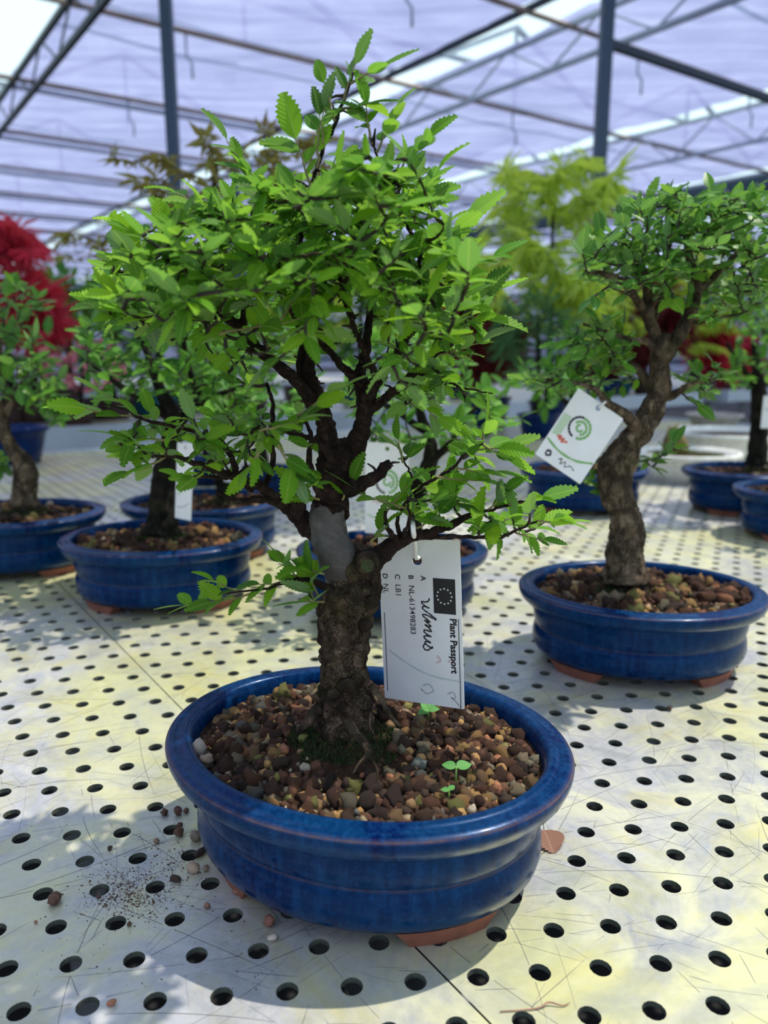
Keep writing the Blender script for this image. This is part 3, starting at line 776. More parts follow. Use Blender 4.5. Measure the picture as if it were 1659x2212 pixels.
mesh_np('trunk', V, Fc, M_BARK, hero)
# swollen knots on the trunk and the pruned scar
for (x, y, dy, rr) in ((800, 1302, -.0155, 19), (750, 1482, -.0185, 20), (738, 1335, -.017, 15), (775, 1400, -.0165, 13), (715, 1420, -.013, 14), (790, 1350, -.014, 16), (722, 1500, -.017, 17)):
    RV, RF = rock(x, 3, .25, 1.0, 2.2); c = T.pt(x, y, dy); o = mesh_np('knot', RV * np.array((1, .7, .8)) * rr * k + np.array(c), RF, M_BARK, hero)
mb = MB(); c = T.pt(794, 1222, -.0205)
mb.tube([c + Vector((0, .016, 0)), c + Vector((0, .004, 0)), c, c + Vector((0, .0012, 0))], [27 * k, 27 * k, 22 * k, 17 * k], 24, bump=.12, freq=90); mb.build('scar_collar', M_BARK, hero)
mb = MB(); mb.tube([c + Vector((0, .004, 0)), c + Vector((0, -.0002, 0))], [16 * k, 15 * k], 20); o = mb.build('pruning_scar', simple('mossy_cut', (.03, .038, .010), .9, var=.6, scale=260), hero, False); o['label'] = 'round moss green pruning scar'
# smooth grey main limb
def branch(pts, m=M_BARK2, n=14, bump=.18, sub=6, name='branch', jit=1.2, freq=120):
    p, r = T.limb(pts, sub, jit); mb = MB(); mb.tube(p, r, n, bump=bump, seed=pts[0][0], freq=freq, plate=.10 if m is M_BARK2 and n > 9 else 0, pf=130); return mb.build(name, m, hero)
o = branch([(756, 1300, .012, 34), (745, 1250, .002, 44), (728, 1200, -.006, 43), (712, 1160, -.004, 42), (706, 1125, -.002, 43), (712, 1095, 0, 40)], M_GREYB, 28, .04, 6, 'limb', 0); o['label'] = 'smooth grey bark of the main limb'
branch([(708, 1118, 0, 41), (716, 1085, 0, 42), (722, 1050, 0, 42), (728, 1010, 0, 44), (738, 975, 0, 40), (745, 950, .002, 26)], M_BARK2, 26, .2, 7, 'limb', .8)
branch([(722, 1010, 0, 32), (708, 965, 0, 28), (704, 925, 0, 22), (692, 880, .002, 19), (677, 834, .004, 16), (668, 800, .006, 14), (672, 750, .008, 12), (680, 690, .008, 10), (690, 640, .006, 9), (672, 585, .0, 7), (655, 540, -.004, 6), (650, 500, 0, 4)])
branch([(745, 1010, 0, 34), (765, 970, 0, 27), (780, 930, 0, 22), (788, 890, 0, 19), (795, 860, 0, 19), (803, 834, 0, 16), (824, 809, -.004, 13), (850, 777, -.006, 11), (868, 750, -.006, 10), (880, 724, -.006, 9), (910, 705, -.006, 7), (950, 697, -.008, 6), (991, 687, -.008, 5), (1000, 665, -.01, 4)])
branch([(786, 880, 0, 14), (778, 834, .004, 13), (765, 815, .004, 11), (740, 792, .004, 9), (715, 763, .006, 8), (690, 735, .01, 8), (668, 700, .014, 7), (650, 640, .02, 6), (630, 590, .02, 5), (600, 545, .02, 4)])
branch([(792, 850, .004, 14), (780, 803, .008, 13), (788, 771, .012, 11), (795, 720, .016, 9), (800, 660, .02, 7), (820, 600, .02, 6), (825, 540, .02, 5), (830, 480, .02, 4)])
branch([(880, 724, -.006, 8), (893, 690, -.004, 7), (900, 658, 0, 7), (904, 620, 0, 6), (906, 586, 0, 6), (905, 545, 0, 5), (885, 500, 0, 4), (860, 450, 0, 4), (838, 395, 0, 3), (815, 330, 0, 2.6), (800, 290, 0, 2)])
branch([(905, 655, 0, 5), (935, 640, -.004, 4.5), (962, 622, -.006, 4), (983, 597, -.006, 3.5), (1010, 585, -.006, 2)])
branch([(815, 815, -.004, 8), (800, 790, -.008, 7), (781, 745, -.01, 6.5), (765, 705, -.01, 6), (752, 669, -.01, 6), (741, 637, -.008, 6), (738, 600, -.006, 5), (750, 560, 0, 5), (770, 520, 0, 4), (790, 480, 0, 3)])
branch([(690, 890, 0, 18), (665, 858, -.002, 16), (640, 825, -.004, 14), (600, 788, -.006, 13), (560, 756, -.008, 12), (525, 715, -.01, 11), (490, 687, -.012, 10), (439, 663, -.014, 8), (398, 650, -.014, 6), (380, 625, -.014, 5), (370, 595, -.014, 3)])
branch([(525, 715, -.01, 8), (530, 670, -.004, 8), (535, 620, 0, 7), (545, 560, .002, 6), (550, 500, .002, 5), (545, 450, 0, 4)])
branch([(655, 840, .004, 12), (648, 790, .01, 11), (655, 740, .014, 10), (640, 690, .016, 9), (610, 640, .018, 8), (590, 590, .018, 7), (560, 540, .018, 5), (520, 480, .02, 4)])
branch([(688, 640, .004, 7), (700, 600, -.004, 6), (690, 560, -.006, 5), (680, 500, -.004, 4.5), (673, 450, 0, 4.5), (672, 410, 0, 4.2), (684, 365, 0, 4.2), (700, 315, 0, 4.0), (722, 272, 0, 3.8), (742, 215, 0, 3.0), (757, 178, 0, 2.2), (766, 155, 0, 1.6)], n=8)
branch([(575, 765, -.008, 7), (540, 755, -.02, 6), (500, 730, -.02, 5), (455, 722, -.02, 4), (420, 728, -.02, 4), (370, 735, -.02, 3)])
branch([(480, 684, -.012, 5), (430, 690, -.012, 4), (380, 700, -.012, 4), (340, 703, -.012, 3), (290, 690, -.012, 2), (245, 688, -.012, 1.5)])
# light bark limb low right, stub
branch([(780, 905, .004, 14), (817, 872, -.002, 11), (845, 850, -.006, 10), (862, 838, -.006, 9), (889, 810, -.008, 9), (911, 789, -.01, 5), (940, 770, -.012, 2.4), (980, 745, -.014, 1.6)])
branch([(900, 806, -.006, 5), (940, 815, -.006, 4), (998, 836, -.008, 2.6), (1063, 850, -.01, 1.6)]); branch([(975, 826, -.006, 2), (1000, 850, -.006, 1.8), (1005, 870, -.006, 1.2)])
branch([(755, 1055, -.008, 24), (782, 1045, -.012, 17), (814, 1028, -.016, 13), (830, 1008, -.018, 12), (840, 1002, -.018, 11)], name='stub')
branch([(715, 1010, -.008, 14), (715, 986, -.012, 11), (677, 950, -.018, 8), (645, 940, -.02, 5), (620, 931, -.022, 5), (580, 915, -.024, 4), (545, 930, -.026, 3)])
# left low limb
branch([(700, 1160, .0, 30), (660, 1130, -.002, 25), (639, 1109, -.004, 20), (613, 1087, -.006, 17), (575, 1062, -.008, 13), (560, 1048, -.01, 12), (520, 1035, -.014, 10), (485, 1022, -.016, 9), (456, 1012, -.018, 8), (405, 993, -.02, 6), (370, 985, -.02, 4), (330, 985, -.022, 3)])
branch([(620, 1092, -.004, 14), (585, 1082, -.01, 10), (548, 1078, -.014, 8), (520, 1083, -.016, 6), (500, 1075, -.016, 4), (470, 1065, -.016, 3)])
branch([(545, 1060, -.01, 8), (515, 1031, -.012, 7), (501, 990, -.014, 7), (474, 952, -.014, 6), (439, 938, -.014, 5), (370, 921, -.016, 4.5), (309, 906, -.016, 3.6), (270, 885, -.016, 2.4), (220, 872, -.016, 1.4)])
branch([(560, 1050, -.008, 8), (535, 1010, .0, 6), (510, 1030, .0, 5), (440, 1030, .0, 4), (390, 1035, 0, 2)])
branch([(640, 1112, -.006, 20), (645, 1075, -.012, 17), (638, 1045, -.014, 14), (625, 1030, -.014, 10)], name='stub')
branch([(695, 1080, -.004, 10), (680, 1040, -.012, 8), (668, 990, -.014, 7), (672, 940, -.014, 5), (655, 900, -.012, 4)])
branch([(570, 1055, .004, 8), (590, 1000, .006, 7), (585, 940, .004, 6), (590, 880, 0, 5), (575, 830, 0, 4)])
# right low branches
branch([(775, 1235, .0, 36), (805, 1210, -.002, 28), (832, 1190, -.004, 23), (858, 1172, -.004, 19), (885, 1160, -.004, 15), (930, 1150, -.006, 11), (975, 1135, -.008, 9), (1010, 1115, -.01, 7), (1050, 1105, -.012, 4), (1100, 1090, -.012, 3), (1150, 1080, -.014, 2)])
branch([(885, 1162, -.004, 9), (930, 1160, -.006, 6), (1000, 1158, -.012, 5), (1070, 1162, -.014, 4), (1110, 1150, -.014, 3.4), (1160, 1125, -.016, 2)])
branch([(865, 1165, -.004, 7), (858, 1130, -.006, 5), (868, 1100, -.006, 4), (900, 1060, -.008, 4), (943, 1031, -.01, 3.8), (980, 1009, -.012, 3.6), (1009, 977, -.014, 3.2), (1041, 959, -.014, 2)])
branch([(855, 1168, -.01, 8), (836, 1135, -.014, 5), (832, 1105, -.016, 4)]); branch([(870, 1160, -.01, 6), (885, 1120, -.014, 4), (880, 1075, -.014, 2)])
branch([(900, 1050, -.008, 3.4), (888, 1025, -.008, 3), (875, 1000, -.008, 2.4), (855, 960, -.008, 1.4)])
# thin low shoots at the left of the trunk
branch([(722, 1275, -.012, 9), (690, 1262, -.02, 8), (655, 1252, -.024, 5), (615, 1256, -.026, 4), (570, 1272, -.028, 3), (490, 1282, -.028, 2)])
branch([(690, 1330, -.01, 5), (682, 1302, -.016, 4.5), (665, 1280, -.02, 4), (635, 1267, -.024, 3.6), (605, 1258, -.026, 3)])

# roots and root mound
for pts in ([(752, 1555, -.028, 12), (768, 1585, -.036, 10), (788, 1605, -.042, 10), (797, 1632, -.050, 7), (785, 1655, -.054, 3)],
            [(800, 1480, -.002, 8), (825, 1512, -.008, 7), (842, 1545, -.016, 6), (865, 1570, -.02, 4)],
            [(795, 1630, -.050, 4), (775, 1650, -.056, 3), (762, 1672, -.058, 1.5)], [(800, 1640, -.05, 4), (815, 1662, -.055, 3), (812, 1690, -.06, 1.5)],
            [(740, 1560, -.03, 2), (722, 1570, -.036, 1.6), (712, 1585, -.04, 1.2)], [(800, 1540, -.025, 2), (800, 1570, -.034, 1.6), (812, 1592, -.038, 1.2)],
            [(690, 1530, -.01, 16), (665, 1560, -.022, 12), (640, 1580, -.028, 6)]):
    p, r = T.limb(pts, 5); mb = MB(); mb.tube(p, r, 8, bump=.2, freq=150); mb.build('root', M_BARKR if pts[0][3] < 15 else M_BARK, hero)
T.nodes = [n for n in T.nodes if n.z > TB.z + .04]
# moss skirt: tufts of tiny blades
def moss(parent, c, rad, cnt, seed, h=.004, m=M_MOSS, zf=None):
    r = random.Random(seed); V = []; Fc = []
    for _ in range(cnt):
        th = r.uniform(0, 2 * pi); f = rad * sqrt(r.uniform(.1, 1)) * (1 + .25 * noise.noise(Vector((cos(th) * 2, sin(th) * 2, seed)))); x, y = c.x + f * cos(th), c.y + f * sin(th) * .9
        z = zf(x, y) if zf else c.z; n = len(V); a = r.uniform(0, 2 * pi); w = .0007
        V += [(x - w * cos(a), y - w * sin(a), z - .001), (x + w * cos(a), y + w * sin(a), z - .001), (x + r.gauss(0, .0015), y + r.gauss(0, .0015), z + h * r.uniform(.3, 1))]; Fc.append((n, n + 1, n + 2))
    o = mesh_np('moss', V, Fc, m, parent, False); o['kind'] = 'stuff'
def soil_z(x, y):
    q = Matrix.Rotation(-PROT, 3, 'Z') @ (Vector((x, y, 0)) - Vector((PC.x, PC.y, 0)))
    return BZ + .080 + MOUND[2] * math.exp(-((q.x - MOUND[0]) ** 2 + (q.y - MOUND[1]) ** 2) / MOUND[3] ** 2)
moss(hero, Vector((TB.x, TB.y, 0)), .042, 5200, 4, .0042, M_MOSS, soil_z)

# ---- crown
crown = [(215, 610), (270, 530), (350, 480), (420, 450), (490, 425), (540, 400), (600, 390), (660, 385), (700, 400), (760, 330), (830, 340), (880, 330), (900, 400), (960, 470), (990, 540), (1030, 590), (1040, 660), (1000, 720), (940, 740), (860, 660), (760, 640), (660, 640), (560, 640), (460, 700), (330, 720), (230, 680)]
inner = [(430, 620), (700, 600), (900, 620), (960, 740), (900, 850), (760, 760), (620, 780), (560, 860), (440, 780)]
lowL = [(240, 880), (330, 860), (480, 880), (560, 880), (600, 960), (520, 1010), (420, 1040), (290, 1020), (250, 950)]
lowL2 = [(520, 930), (640, 880), (690, 960), (680, 1080), (600, 1060), (540, 1000)]
topR = [(700, 200), (800, 180), (850, 260), (900, 320), (880, 420), (740, 400)]
rlow = [(840, 1070), (930, 1040), (1060, 1080), (1160, 1080), (1200, 1120), (1120, 1160), (900, 1140)]
rmid = [(860, 960), (960, 960), (1050, 930), (1080, 960), (1020, 1040), (920, 1060)]
redge = [(860, 760), (950, 700), (1030, 690), (1000, 760), (960, 850), (880, 880)]
SZ = .0138
T.fill([(crown, .10, 400), (crown, .03, 150)], 6, SZ)
T.fill([(inner, .09, 46), (lowL, .05, 52), (lowL2, .05, 16), (redge, .04, 24)], 5, SZ * .95)
T.fill([(rlow, .03, 30), (rmid, .02, 9)], 5, SZ * 1.15)
# explicit shoots that make the outline
PALE = []
def sh(bx, by, tx, ty, n, size=SZ * 1.25, dy=0, start=.3, r0=.0008, arc=.06):
    T.shoot(T.pt(bx, by, dy), T.pt(tx, ty, dy), n, size, r0, arc, start); PALE.append(T.twigs.pop())
for a in [(700, 315, 690, 250, 3), (742, 215, 768, 140, 4), (722, 262, 700, 180, 3), (757, 180, 815, 150, 3), (735, 235, 790, 225, 4), (672, 410, 640, 300, 4), (684, 365, 700, 235, 3),
          (545, 400, 490, 305, 4), (560, 440, 520, 350, 5), (470, 480, 380, 415, 5), (420, 560, 270, 490, 6), (370, 595, 300, 540, 5), (300, 690, 205, 655, 6), (340, 703, 250, 640, 5), (300, 900, 165, 880, 6),
          (330, 915, 225, 850, 5), (370, 950, 250, 940, 5), (360, 985, 265, 1025, 6), (330, 985, 290, 960, 4), (815, 330, 850, 250, 5), (800, 300, 790, 225, 5), (838, 395, 925, 295, 7), (885, 500, 945, 370, 6), (850, 440, 930, 420, 6), (905, 545, 1010, 480, 6),
          (983, 597, 1065, 555, 5), (1000, 660, 1060, 630, 5), (1000, 680, 1050, 690, 4), (940, 770, 1045, 735, 6), (890, 850, 945, 905, 4), (1041, 959, 1045, 925, 3), (1009, 977, 1090, 965, 5), (980, 1009, 1060, 1020, 5), (943, 1031, 1030, 1040, 4), (1041, 959, 1090, 985, 3),
          (1100, 1090, 1170, 1075, 5), (1160, 1125, 1225, 1125, 6), (1110, 1150, 1175, 1165, 4), (1050, 1105, 1090, 1060, 4), (880, 1100, 770, 1060, 5), (832, 1110, 880, 1050, 4), (900, 1140, 950, 1110, 4), (870, 1000, 860, 950, 3),
          (570, 1272, 400, 1305, 9), (520, 1280, 460, 1255, 4), (615, 1256, 560, 1262, 4), (660, 1270, 600, 1200, 5), (700, 1240, 620, 1215, 6), (690, 1290, 670, 1240, 5), (684, 1310, 670, 1270, 4), (700, 1300, 655, 1300, 3), (800, 1170, 830, 1140, 4), (690, 1080, 655, 1060, 3), (740, 1080, 760, 1040, 2)]:
    sh(*a, dy=-.012 if a[1] < 1200 else -.024)
# a few blurred-forward leaves close to the lens over the trunk
for a in [(640, 900, 740, 835, 6), (560, 930, 655, 905, 5), (470, 720, 650, 690, 4), (600, 960, 640, 1030, 6), (560, 975, 530, 1020, 5), (600, 700, 640, 640, 5)]: sh(*a, dy=-.05, size=SZ * 1.35)
# curled bare spurs on the branches
for _ in range(260):
    b = T.r.choice(T.nodes[:900]); d = Vector((T.r.gauss(0, 1), T.r.gauss(0, 1), T.r.gauss(.3, 1))).normalized() * T.r.uniform(.004, .011)
    T.twigs.append(([b, b + d * .5 + Vector((0, 0, .001)), b + d], [.0011, .0008, .0005]))
T.build_twigs(hero)
mb = MB()
for p_, r_ in PALE: mb.tube(p_, r_, 6, caps=False)
o = mb.build('young_shoots', M_GREENTWIG, hero); o['kind'] = 'stuff'
put_leaves(hero, T.leaves, 'elm', M_ELM, 300, T.r)
N_HERO = len(T.leaves)

# seedlings in the hero pot
def seedling(parent, c, leaves, m=M_SEED, stem=.004):
    mb = MB(); mb.tube([c - Vector((0, 0, .004)), c + Vector((0, 0, stem))], .0006, 6); o = mb.build('seedling', m, parent); o['label'] = 'tiny bright green weed seedling in the soil'
    for (dx, dy, dz, sz) in leaves:
        l = link(bpy.data.objects.new('leaf', leaf_me('small', 1, m)), o); d = Vector((dx, dy, dz))
        l.matrix_local = pmat(o).inverted() @ Matrix.Translation(c + Vector((0, 0, stem))) @ frame(d, Vector((0, -.3, 1))).to_4x4() @ Matrix.Diagonal((sz * 1.5, sz, sz, 1))
seedling(hero, at(925, 1545, BZ + .088), [(-.9, -.6, .1, .009), (.9, -.2, .3, .008), (-.4, .6, .5, .009), (.3, .7, .4, .009)])
seedling(hero, at(985, 1690, BZ + .084), [(-1, .3, .2, .009), (1, .3, .2, .010)], stem=.010)
seedling(hero, at(970, 1720, BZ + .084), [(-1, 0, .2, .005), (.6, .6, .3, .005)], stem=.004)
# a few named-colour stones
for x, y, sz, m in ((429, 1618, .0052, M_GRIT), (421, 1542, .0034, M_GRIT), (905, 1651, .0052, simple('grey_green_stone', (.10, .11, .09), .8, var=.5, scale=300)), (447, 1640, .0045, M_GRIT)):
    c = at(x, y, BZ + .085); o = link(bpy.data.objects.new('pebble', rock_me(1, m)), soil)
    o.matrix_local = pmat(soil).inverted() @ Matrix.Translation(c) @ rmat(random).to_4x4() @ Matrix.Scale(sz, 4)

# ================================================================== TAGS
def text_mesh(s_, size, bold=0, shear=0):
    cu = bpy.data.curves.new('text', 'FONT'); cu.body = s_; cu.size = size; cu.offset = bold; cu.shear = shear; cu.resolution_u = 3
    o = bpy.data.objects.new('t', cu); COL.objects.link(o); bpy.context.view_layer.update()
    me = bpy.data.meshes.new_from_object(o.evaluated_get(bpy.context.evaluated_depsgraph_get()))
    V = [v.co[:] for v in me.vertices]; Fc = [list(p.vertices) for p in me.polygons]; bpy.data.objects.remove(o); bpy.data.meshes.remove(me); return V, Fc
class Card:
    """plastic tag; local frame: u across (to the right), v down the long side, in pixels of the photograph at its own distance"""
    def __init__(s, tl, tr, bl, Wp, Hp, label, hole=None, name='plant_tag', group=None):
        s.o = Vector(tl); s.U = (Vector(tr) - s.o); s.V = (Vector(bl) - s.o); s.W, s.H = s.U.length, s.V.length; s.U.normalize(); s.V.normalize()
        s.V = (s.V - s.U * s.V.dot(s.U)).normalized(); s.N = s.V.cross(s.U).normalized()
        if s.N.y > 0: s.N = -s.N
        s.Wp, s.Hp = Wp, Hp; s.root = empty(name, s.o + s.U * s.W / 2, label, 'plant label', group)
        # plate with rounded corners and a round hole: bmesh from outline
        bm = bmesh.new(); out = []; r_ = .02 * s.W
        for cx, cy, a0 in ((s.W - r_, r_, -90), (s.W - r_, s.H - r_, 0), (r_, s.H - r_, 90), (r_, r_, 180)):
            for q in range(5): a = radians(a0 + q * 22.5); out.append((cx + r_ * cos(a), cy + r_ * sin(a)))
        ev = []
        vs_ = [bm.verts.new(s.o + s.U * x + s.V * y) for x, y in out]; ev += [bm.edges.new((vs_[i], vs_[(i + 1) % len(vs_)])) for i in range(len(vs_))]
        if hole:
            hx, hy, hr = hole[0] / Wp * s.W, hole[1] / Hp * s.H, hole[2] / Wp * s.W
            hv = [bm.verts.new(s.o + s.U * (hx + hr * cos(2 * pi * q / 20)) + s.V * (hy + hr * sin(2 * pi * q / 20))) for q in range(20)]
            ev += [bm.edges.new((hv[i], hv[(i + 1) % 20])) for i in range(20)]
        bmesh.ops.triangle_fill(bm, edges=ev, use_beauty=True)
        g = bmesh.ops.extrude_face_region(bm, geom=bm.faces[:]); bmesh.ops.translate(bm, verts=[v for v in g['geom'] if isinstance(v, bmesh.types.BMVert)], vec=-s.N * .0005)
        bmesh.ops.recalc_face_normals(bm, faces=bm.faces[:])
        V = [v.co.copy() for v in bm.verts]; Fc = [[v.index for v in f.verts] for f in bm.faces]; bm.verts.index_update(); Fc = [[v.index for v in f.verts] for f in bm.faces]; bm.free()
        mesh_np('plate', V, Fc, M_TAG, s.root, False)
    def w(s, u, v, h=.00012): return s.o + s.U * (u / s.Wp * s.W) + s.V * (v / s.Hp * s.H) + s.N * h
    def poly(s, name, pts, m, h=.00012):
        V = [s.w(u, v, h) for u, v in pts]; mesh_np(name, V, [tuple(range(len(pts)))], m, s.root, False)
    def stroke(s, name, pts, wd, m, h=.00016, sub=5):
        P_ = [s.w(u, v, h) for u, v in pts]; p, r = smooth_path(P_, [1] * len(P_), sub); V = []; Fc = []; ww = wd / s.Wp * s.W / 2
        for i, c in enumerate(p):
            t = (p[min(i + 1, len(p) - 1)] - p[max(0, i - 1)]).normalized(); a = t.cross(s.N) * ww * (.6 + .5 * abs(sin(i * .7))); V += [c + a, c - a]
            if i: Fc.append((2 * i - 2, 2 * i - 1, 2 * i + 1, 2 * i))
        return mesh_np(name, V, Fc, m, s.root, False)
    def text(s, name, body, u, v, size, m, bold=0, h=.00015):
        """reads down the long side: text x -> V, text y -> U (letters' tops to the right)"""
        kx = s.H / s.Hp; V, Fc = text_mesh(body, size * kx, bold * kx)
        W_ = [s.w(u, v, h) + s.V * x + s.U * y for x, y, z in V]; return mesh_np(name, W_, Fc, m, s.root, False)
    def flag(s, u0, v0, u1, v1):
        s.poly('flag_panel', [(u0, v0), (u1, v0), (u1, v1), (u0, v1)], M_INK)
        cx, cy, rr = (u0 + u1) / 2, (v0 + v1) / 2, (u1 - u0) * .33; mb = MB()
        for q in range(12):
            a = 2 * pi * q / 12; c = (cx + rr * cos(a), cy + rr * sin(a)); pts = []
            for j in range(10):
                b = 2 * pi * j / 10; R = (u1 - u0) * (.055 if j % 2 == 0 else .026); pts.append(s.w(c[0] + R * cos(b), c[1] + R * sin(b), .0002))
            mb.add(pts, [tuple(range(10))])
        mb.build('flag_stars', M_TAG, s.root, False)
YG = YT + .034
tl_, tr_, bl_ = atd(816, 1160, YG + .014), atd(993, 1168, YG - .012), atd(835, 1508, YG + .006)
C = Card(tl_, tr_, bl_, 178, 345, 'white plastic plant passport tag with handwritten ulmus, hanging from the foreground elm', (86, 44, 10.5))
C.flag(119, 78, 166, 150)
C.text('printed_title', 'Plant Passport', 153, 158, 19.8, M_INK, .65)
C.text('printed_letters', 'A', 93, 75, 15.5, M_INK, .3); C.text('printed_letters', 'B', 66, 75, 15.5, M_INK, .3); C.text('printed_letters', 'C', 36, 75, 15.5, M_INK, .3); C.text('printed_letters', 'D', 8, 75, 15.5, M_INK, .3)
C.text('printed_code', 'NL-613498283', 66, 96, 17.0, M_INK, 0.08); C.text('printed_code', 'LB1', 36, 96, 17, M_INK, .05); C.text('printed_code', 'NL', 8, 96, 17, M_INK, .05)
C.poly('ruled_line', [(170, 158), (171.6, 158), (171.6, 345), (170, 345)], M_INK); C.poly('ruled_line', [(7, 158), (8.6, 158), (8.6, 328), (7, 328)], M_INK)
# handwriting "ulmus": text x = down (v), text y = to the right (u)
def pen(pts): C.stroke('handwriting', [(96 + y, 120 + x) for x, y in pts], 3.2, M_INKB)
pen([(0, 14), (6, 12), (9, 4), (8, -2), (11, -3), (17, 4), (21, 13), (18, 4), (20, -2), (25, 1), (32, 12), (40, 24), (44, 27), (40, 18), (35, 4), (36, -2), (41, 2)])
pen([(41, 2), (48, 12), (50, 12), (47, 2), (50, 6), (58, 15), (59, 12), (56, 2), (60, 8), (68, 16), (69, 12), (67, 2), (71, 0), (76, 6), (80, 15), (79, 5), (82, -1), (88, 5), (93, 14), (91, 5), (93, 0)])
pen([(93, 0), (99, 6), (104, 16), (101, 17), (104, 14), (109, 7), (108, 0), (101, -3), (96, 2)])
C.stroke('faint_print', [(14, 238), (60, 265), (110, 283), (172, 288)], 4, M_FAINTG, .00008); C.stroke('faint_print', [(122, 238), (130, 248), (120, 254)], 5, M_FAINTR, .00008); C.stroke('faint_print', [(146, 250), (155, 244), (156, 254)], 5, M_FAINTR, .00008)
C.stroke('faint_print', [(88, 306), (102, 302), (112, 314), (100, 322)], 4, M_FAINTK, .00008); C.stroke('faint_print', [(142, 318), (154, 312), (160, 322), (150, 326)], 4, M_FAINTK, .00008)
C.stroke('dirt_smudge', [(84, 312), (92, 320), (100, 324)], 1.5, M_DIRT); C.stroke('dirt_smudge', [(150, 322), (162, 332), (170, 342)], 1.5, M_DIRT)
mb = MB(); p0, p1 = C.w(86, 38, .001), T.pt(893, 1148, -.014)
mb.tube(smooth_path([C.w(86, 40, -.003), C.w(86, 36, .0025), p0.lerp(p1, .5), p1, p1 + Vector((0, .012, .003)), C.w(80, 10, -.004), C.w(86, 38, -.004)], [.0015] * 7, 4)[0], .0016, 6); mb.build('strap', M_TAG, C.root)

# ================================================================== OTHER BONSAI
def pot_place(pxc, pyc, s=1.0):
    c = at(pxc, pyc, BZ + .092 * s); c.z = BZ; return c
def bonsai(label, pxc, pyc, s, rz, mat, trunks, fills, leafk, leafm, size, nparts, barkm, seed, Yoff=0, peb=(260, 90), nleaf=5, mound=.008, tx=None, foot=True, extra=None, twigm=None):
    """trunks: list of limb lists (px,py,dy,rpx) traced at the trunk's distance"""
    c = pot_place(pxc, pyc, s)
    root = empty('potted_bonsai', c, label, 'bonsai', rz=rz); oval_pot(root, c, rz, s, mat, foot, 72)
    Y = c.y + Yoff; t = Tree(Y, seed)
    b = t.pt(*trunks[0][0][:2]); q = Matrix.Rotation(-rz, 3, 'Z') @ (Vector((b.x, b.y, 0)) - Vector((c.x, c.y, 0)))
    md = (q.x, q.y, mound, .035); so = soil_part(root, c, rz, s, md, 40, 12)
    if peb: pebbles(so, c, rz, s, peb[0], peb[1], .0046, md, seed, (q.x, q.y, .018))
    for i, pts in enumerate(trunks):
        p, r = t.limb(pts, 6, .5 if i else 0); mb = MB(); mb.tube(p, r, 40 if i == 0 else 10, bump=.14, seed=seed, freq=55 if i == 0 else 90, plate=.14 if i == 0 else .08, pf=70); mb.build('trunk' if i == 0 else 'branch', barkm, root)
    if extra: extra(t)
    t.nodes = [n for n in t.nodes if n.z > BZ + .12]
    t.fill(fills, nleaf, size, .0012)
    t.build_twigs(root, twigm); put_leaves(root, t.leaves, leafk, leafm, nparts, t.r)
    moss(root, Vector((b.x, b.y, 0)), .035, 500, seed, .005, M_MOSS, lambda x, y: BZ + (.081) * s + mound)
    return root, t

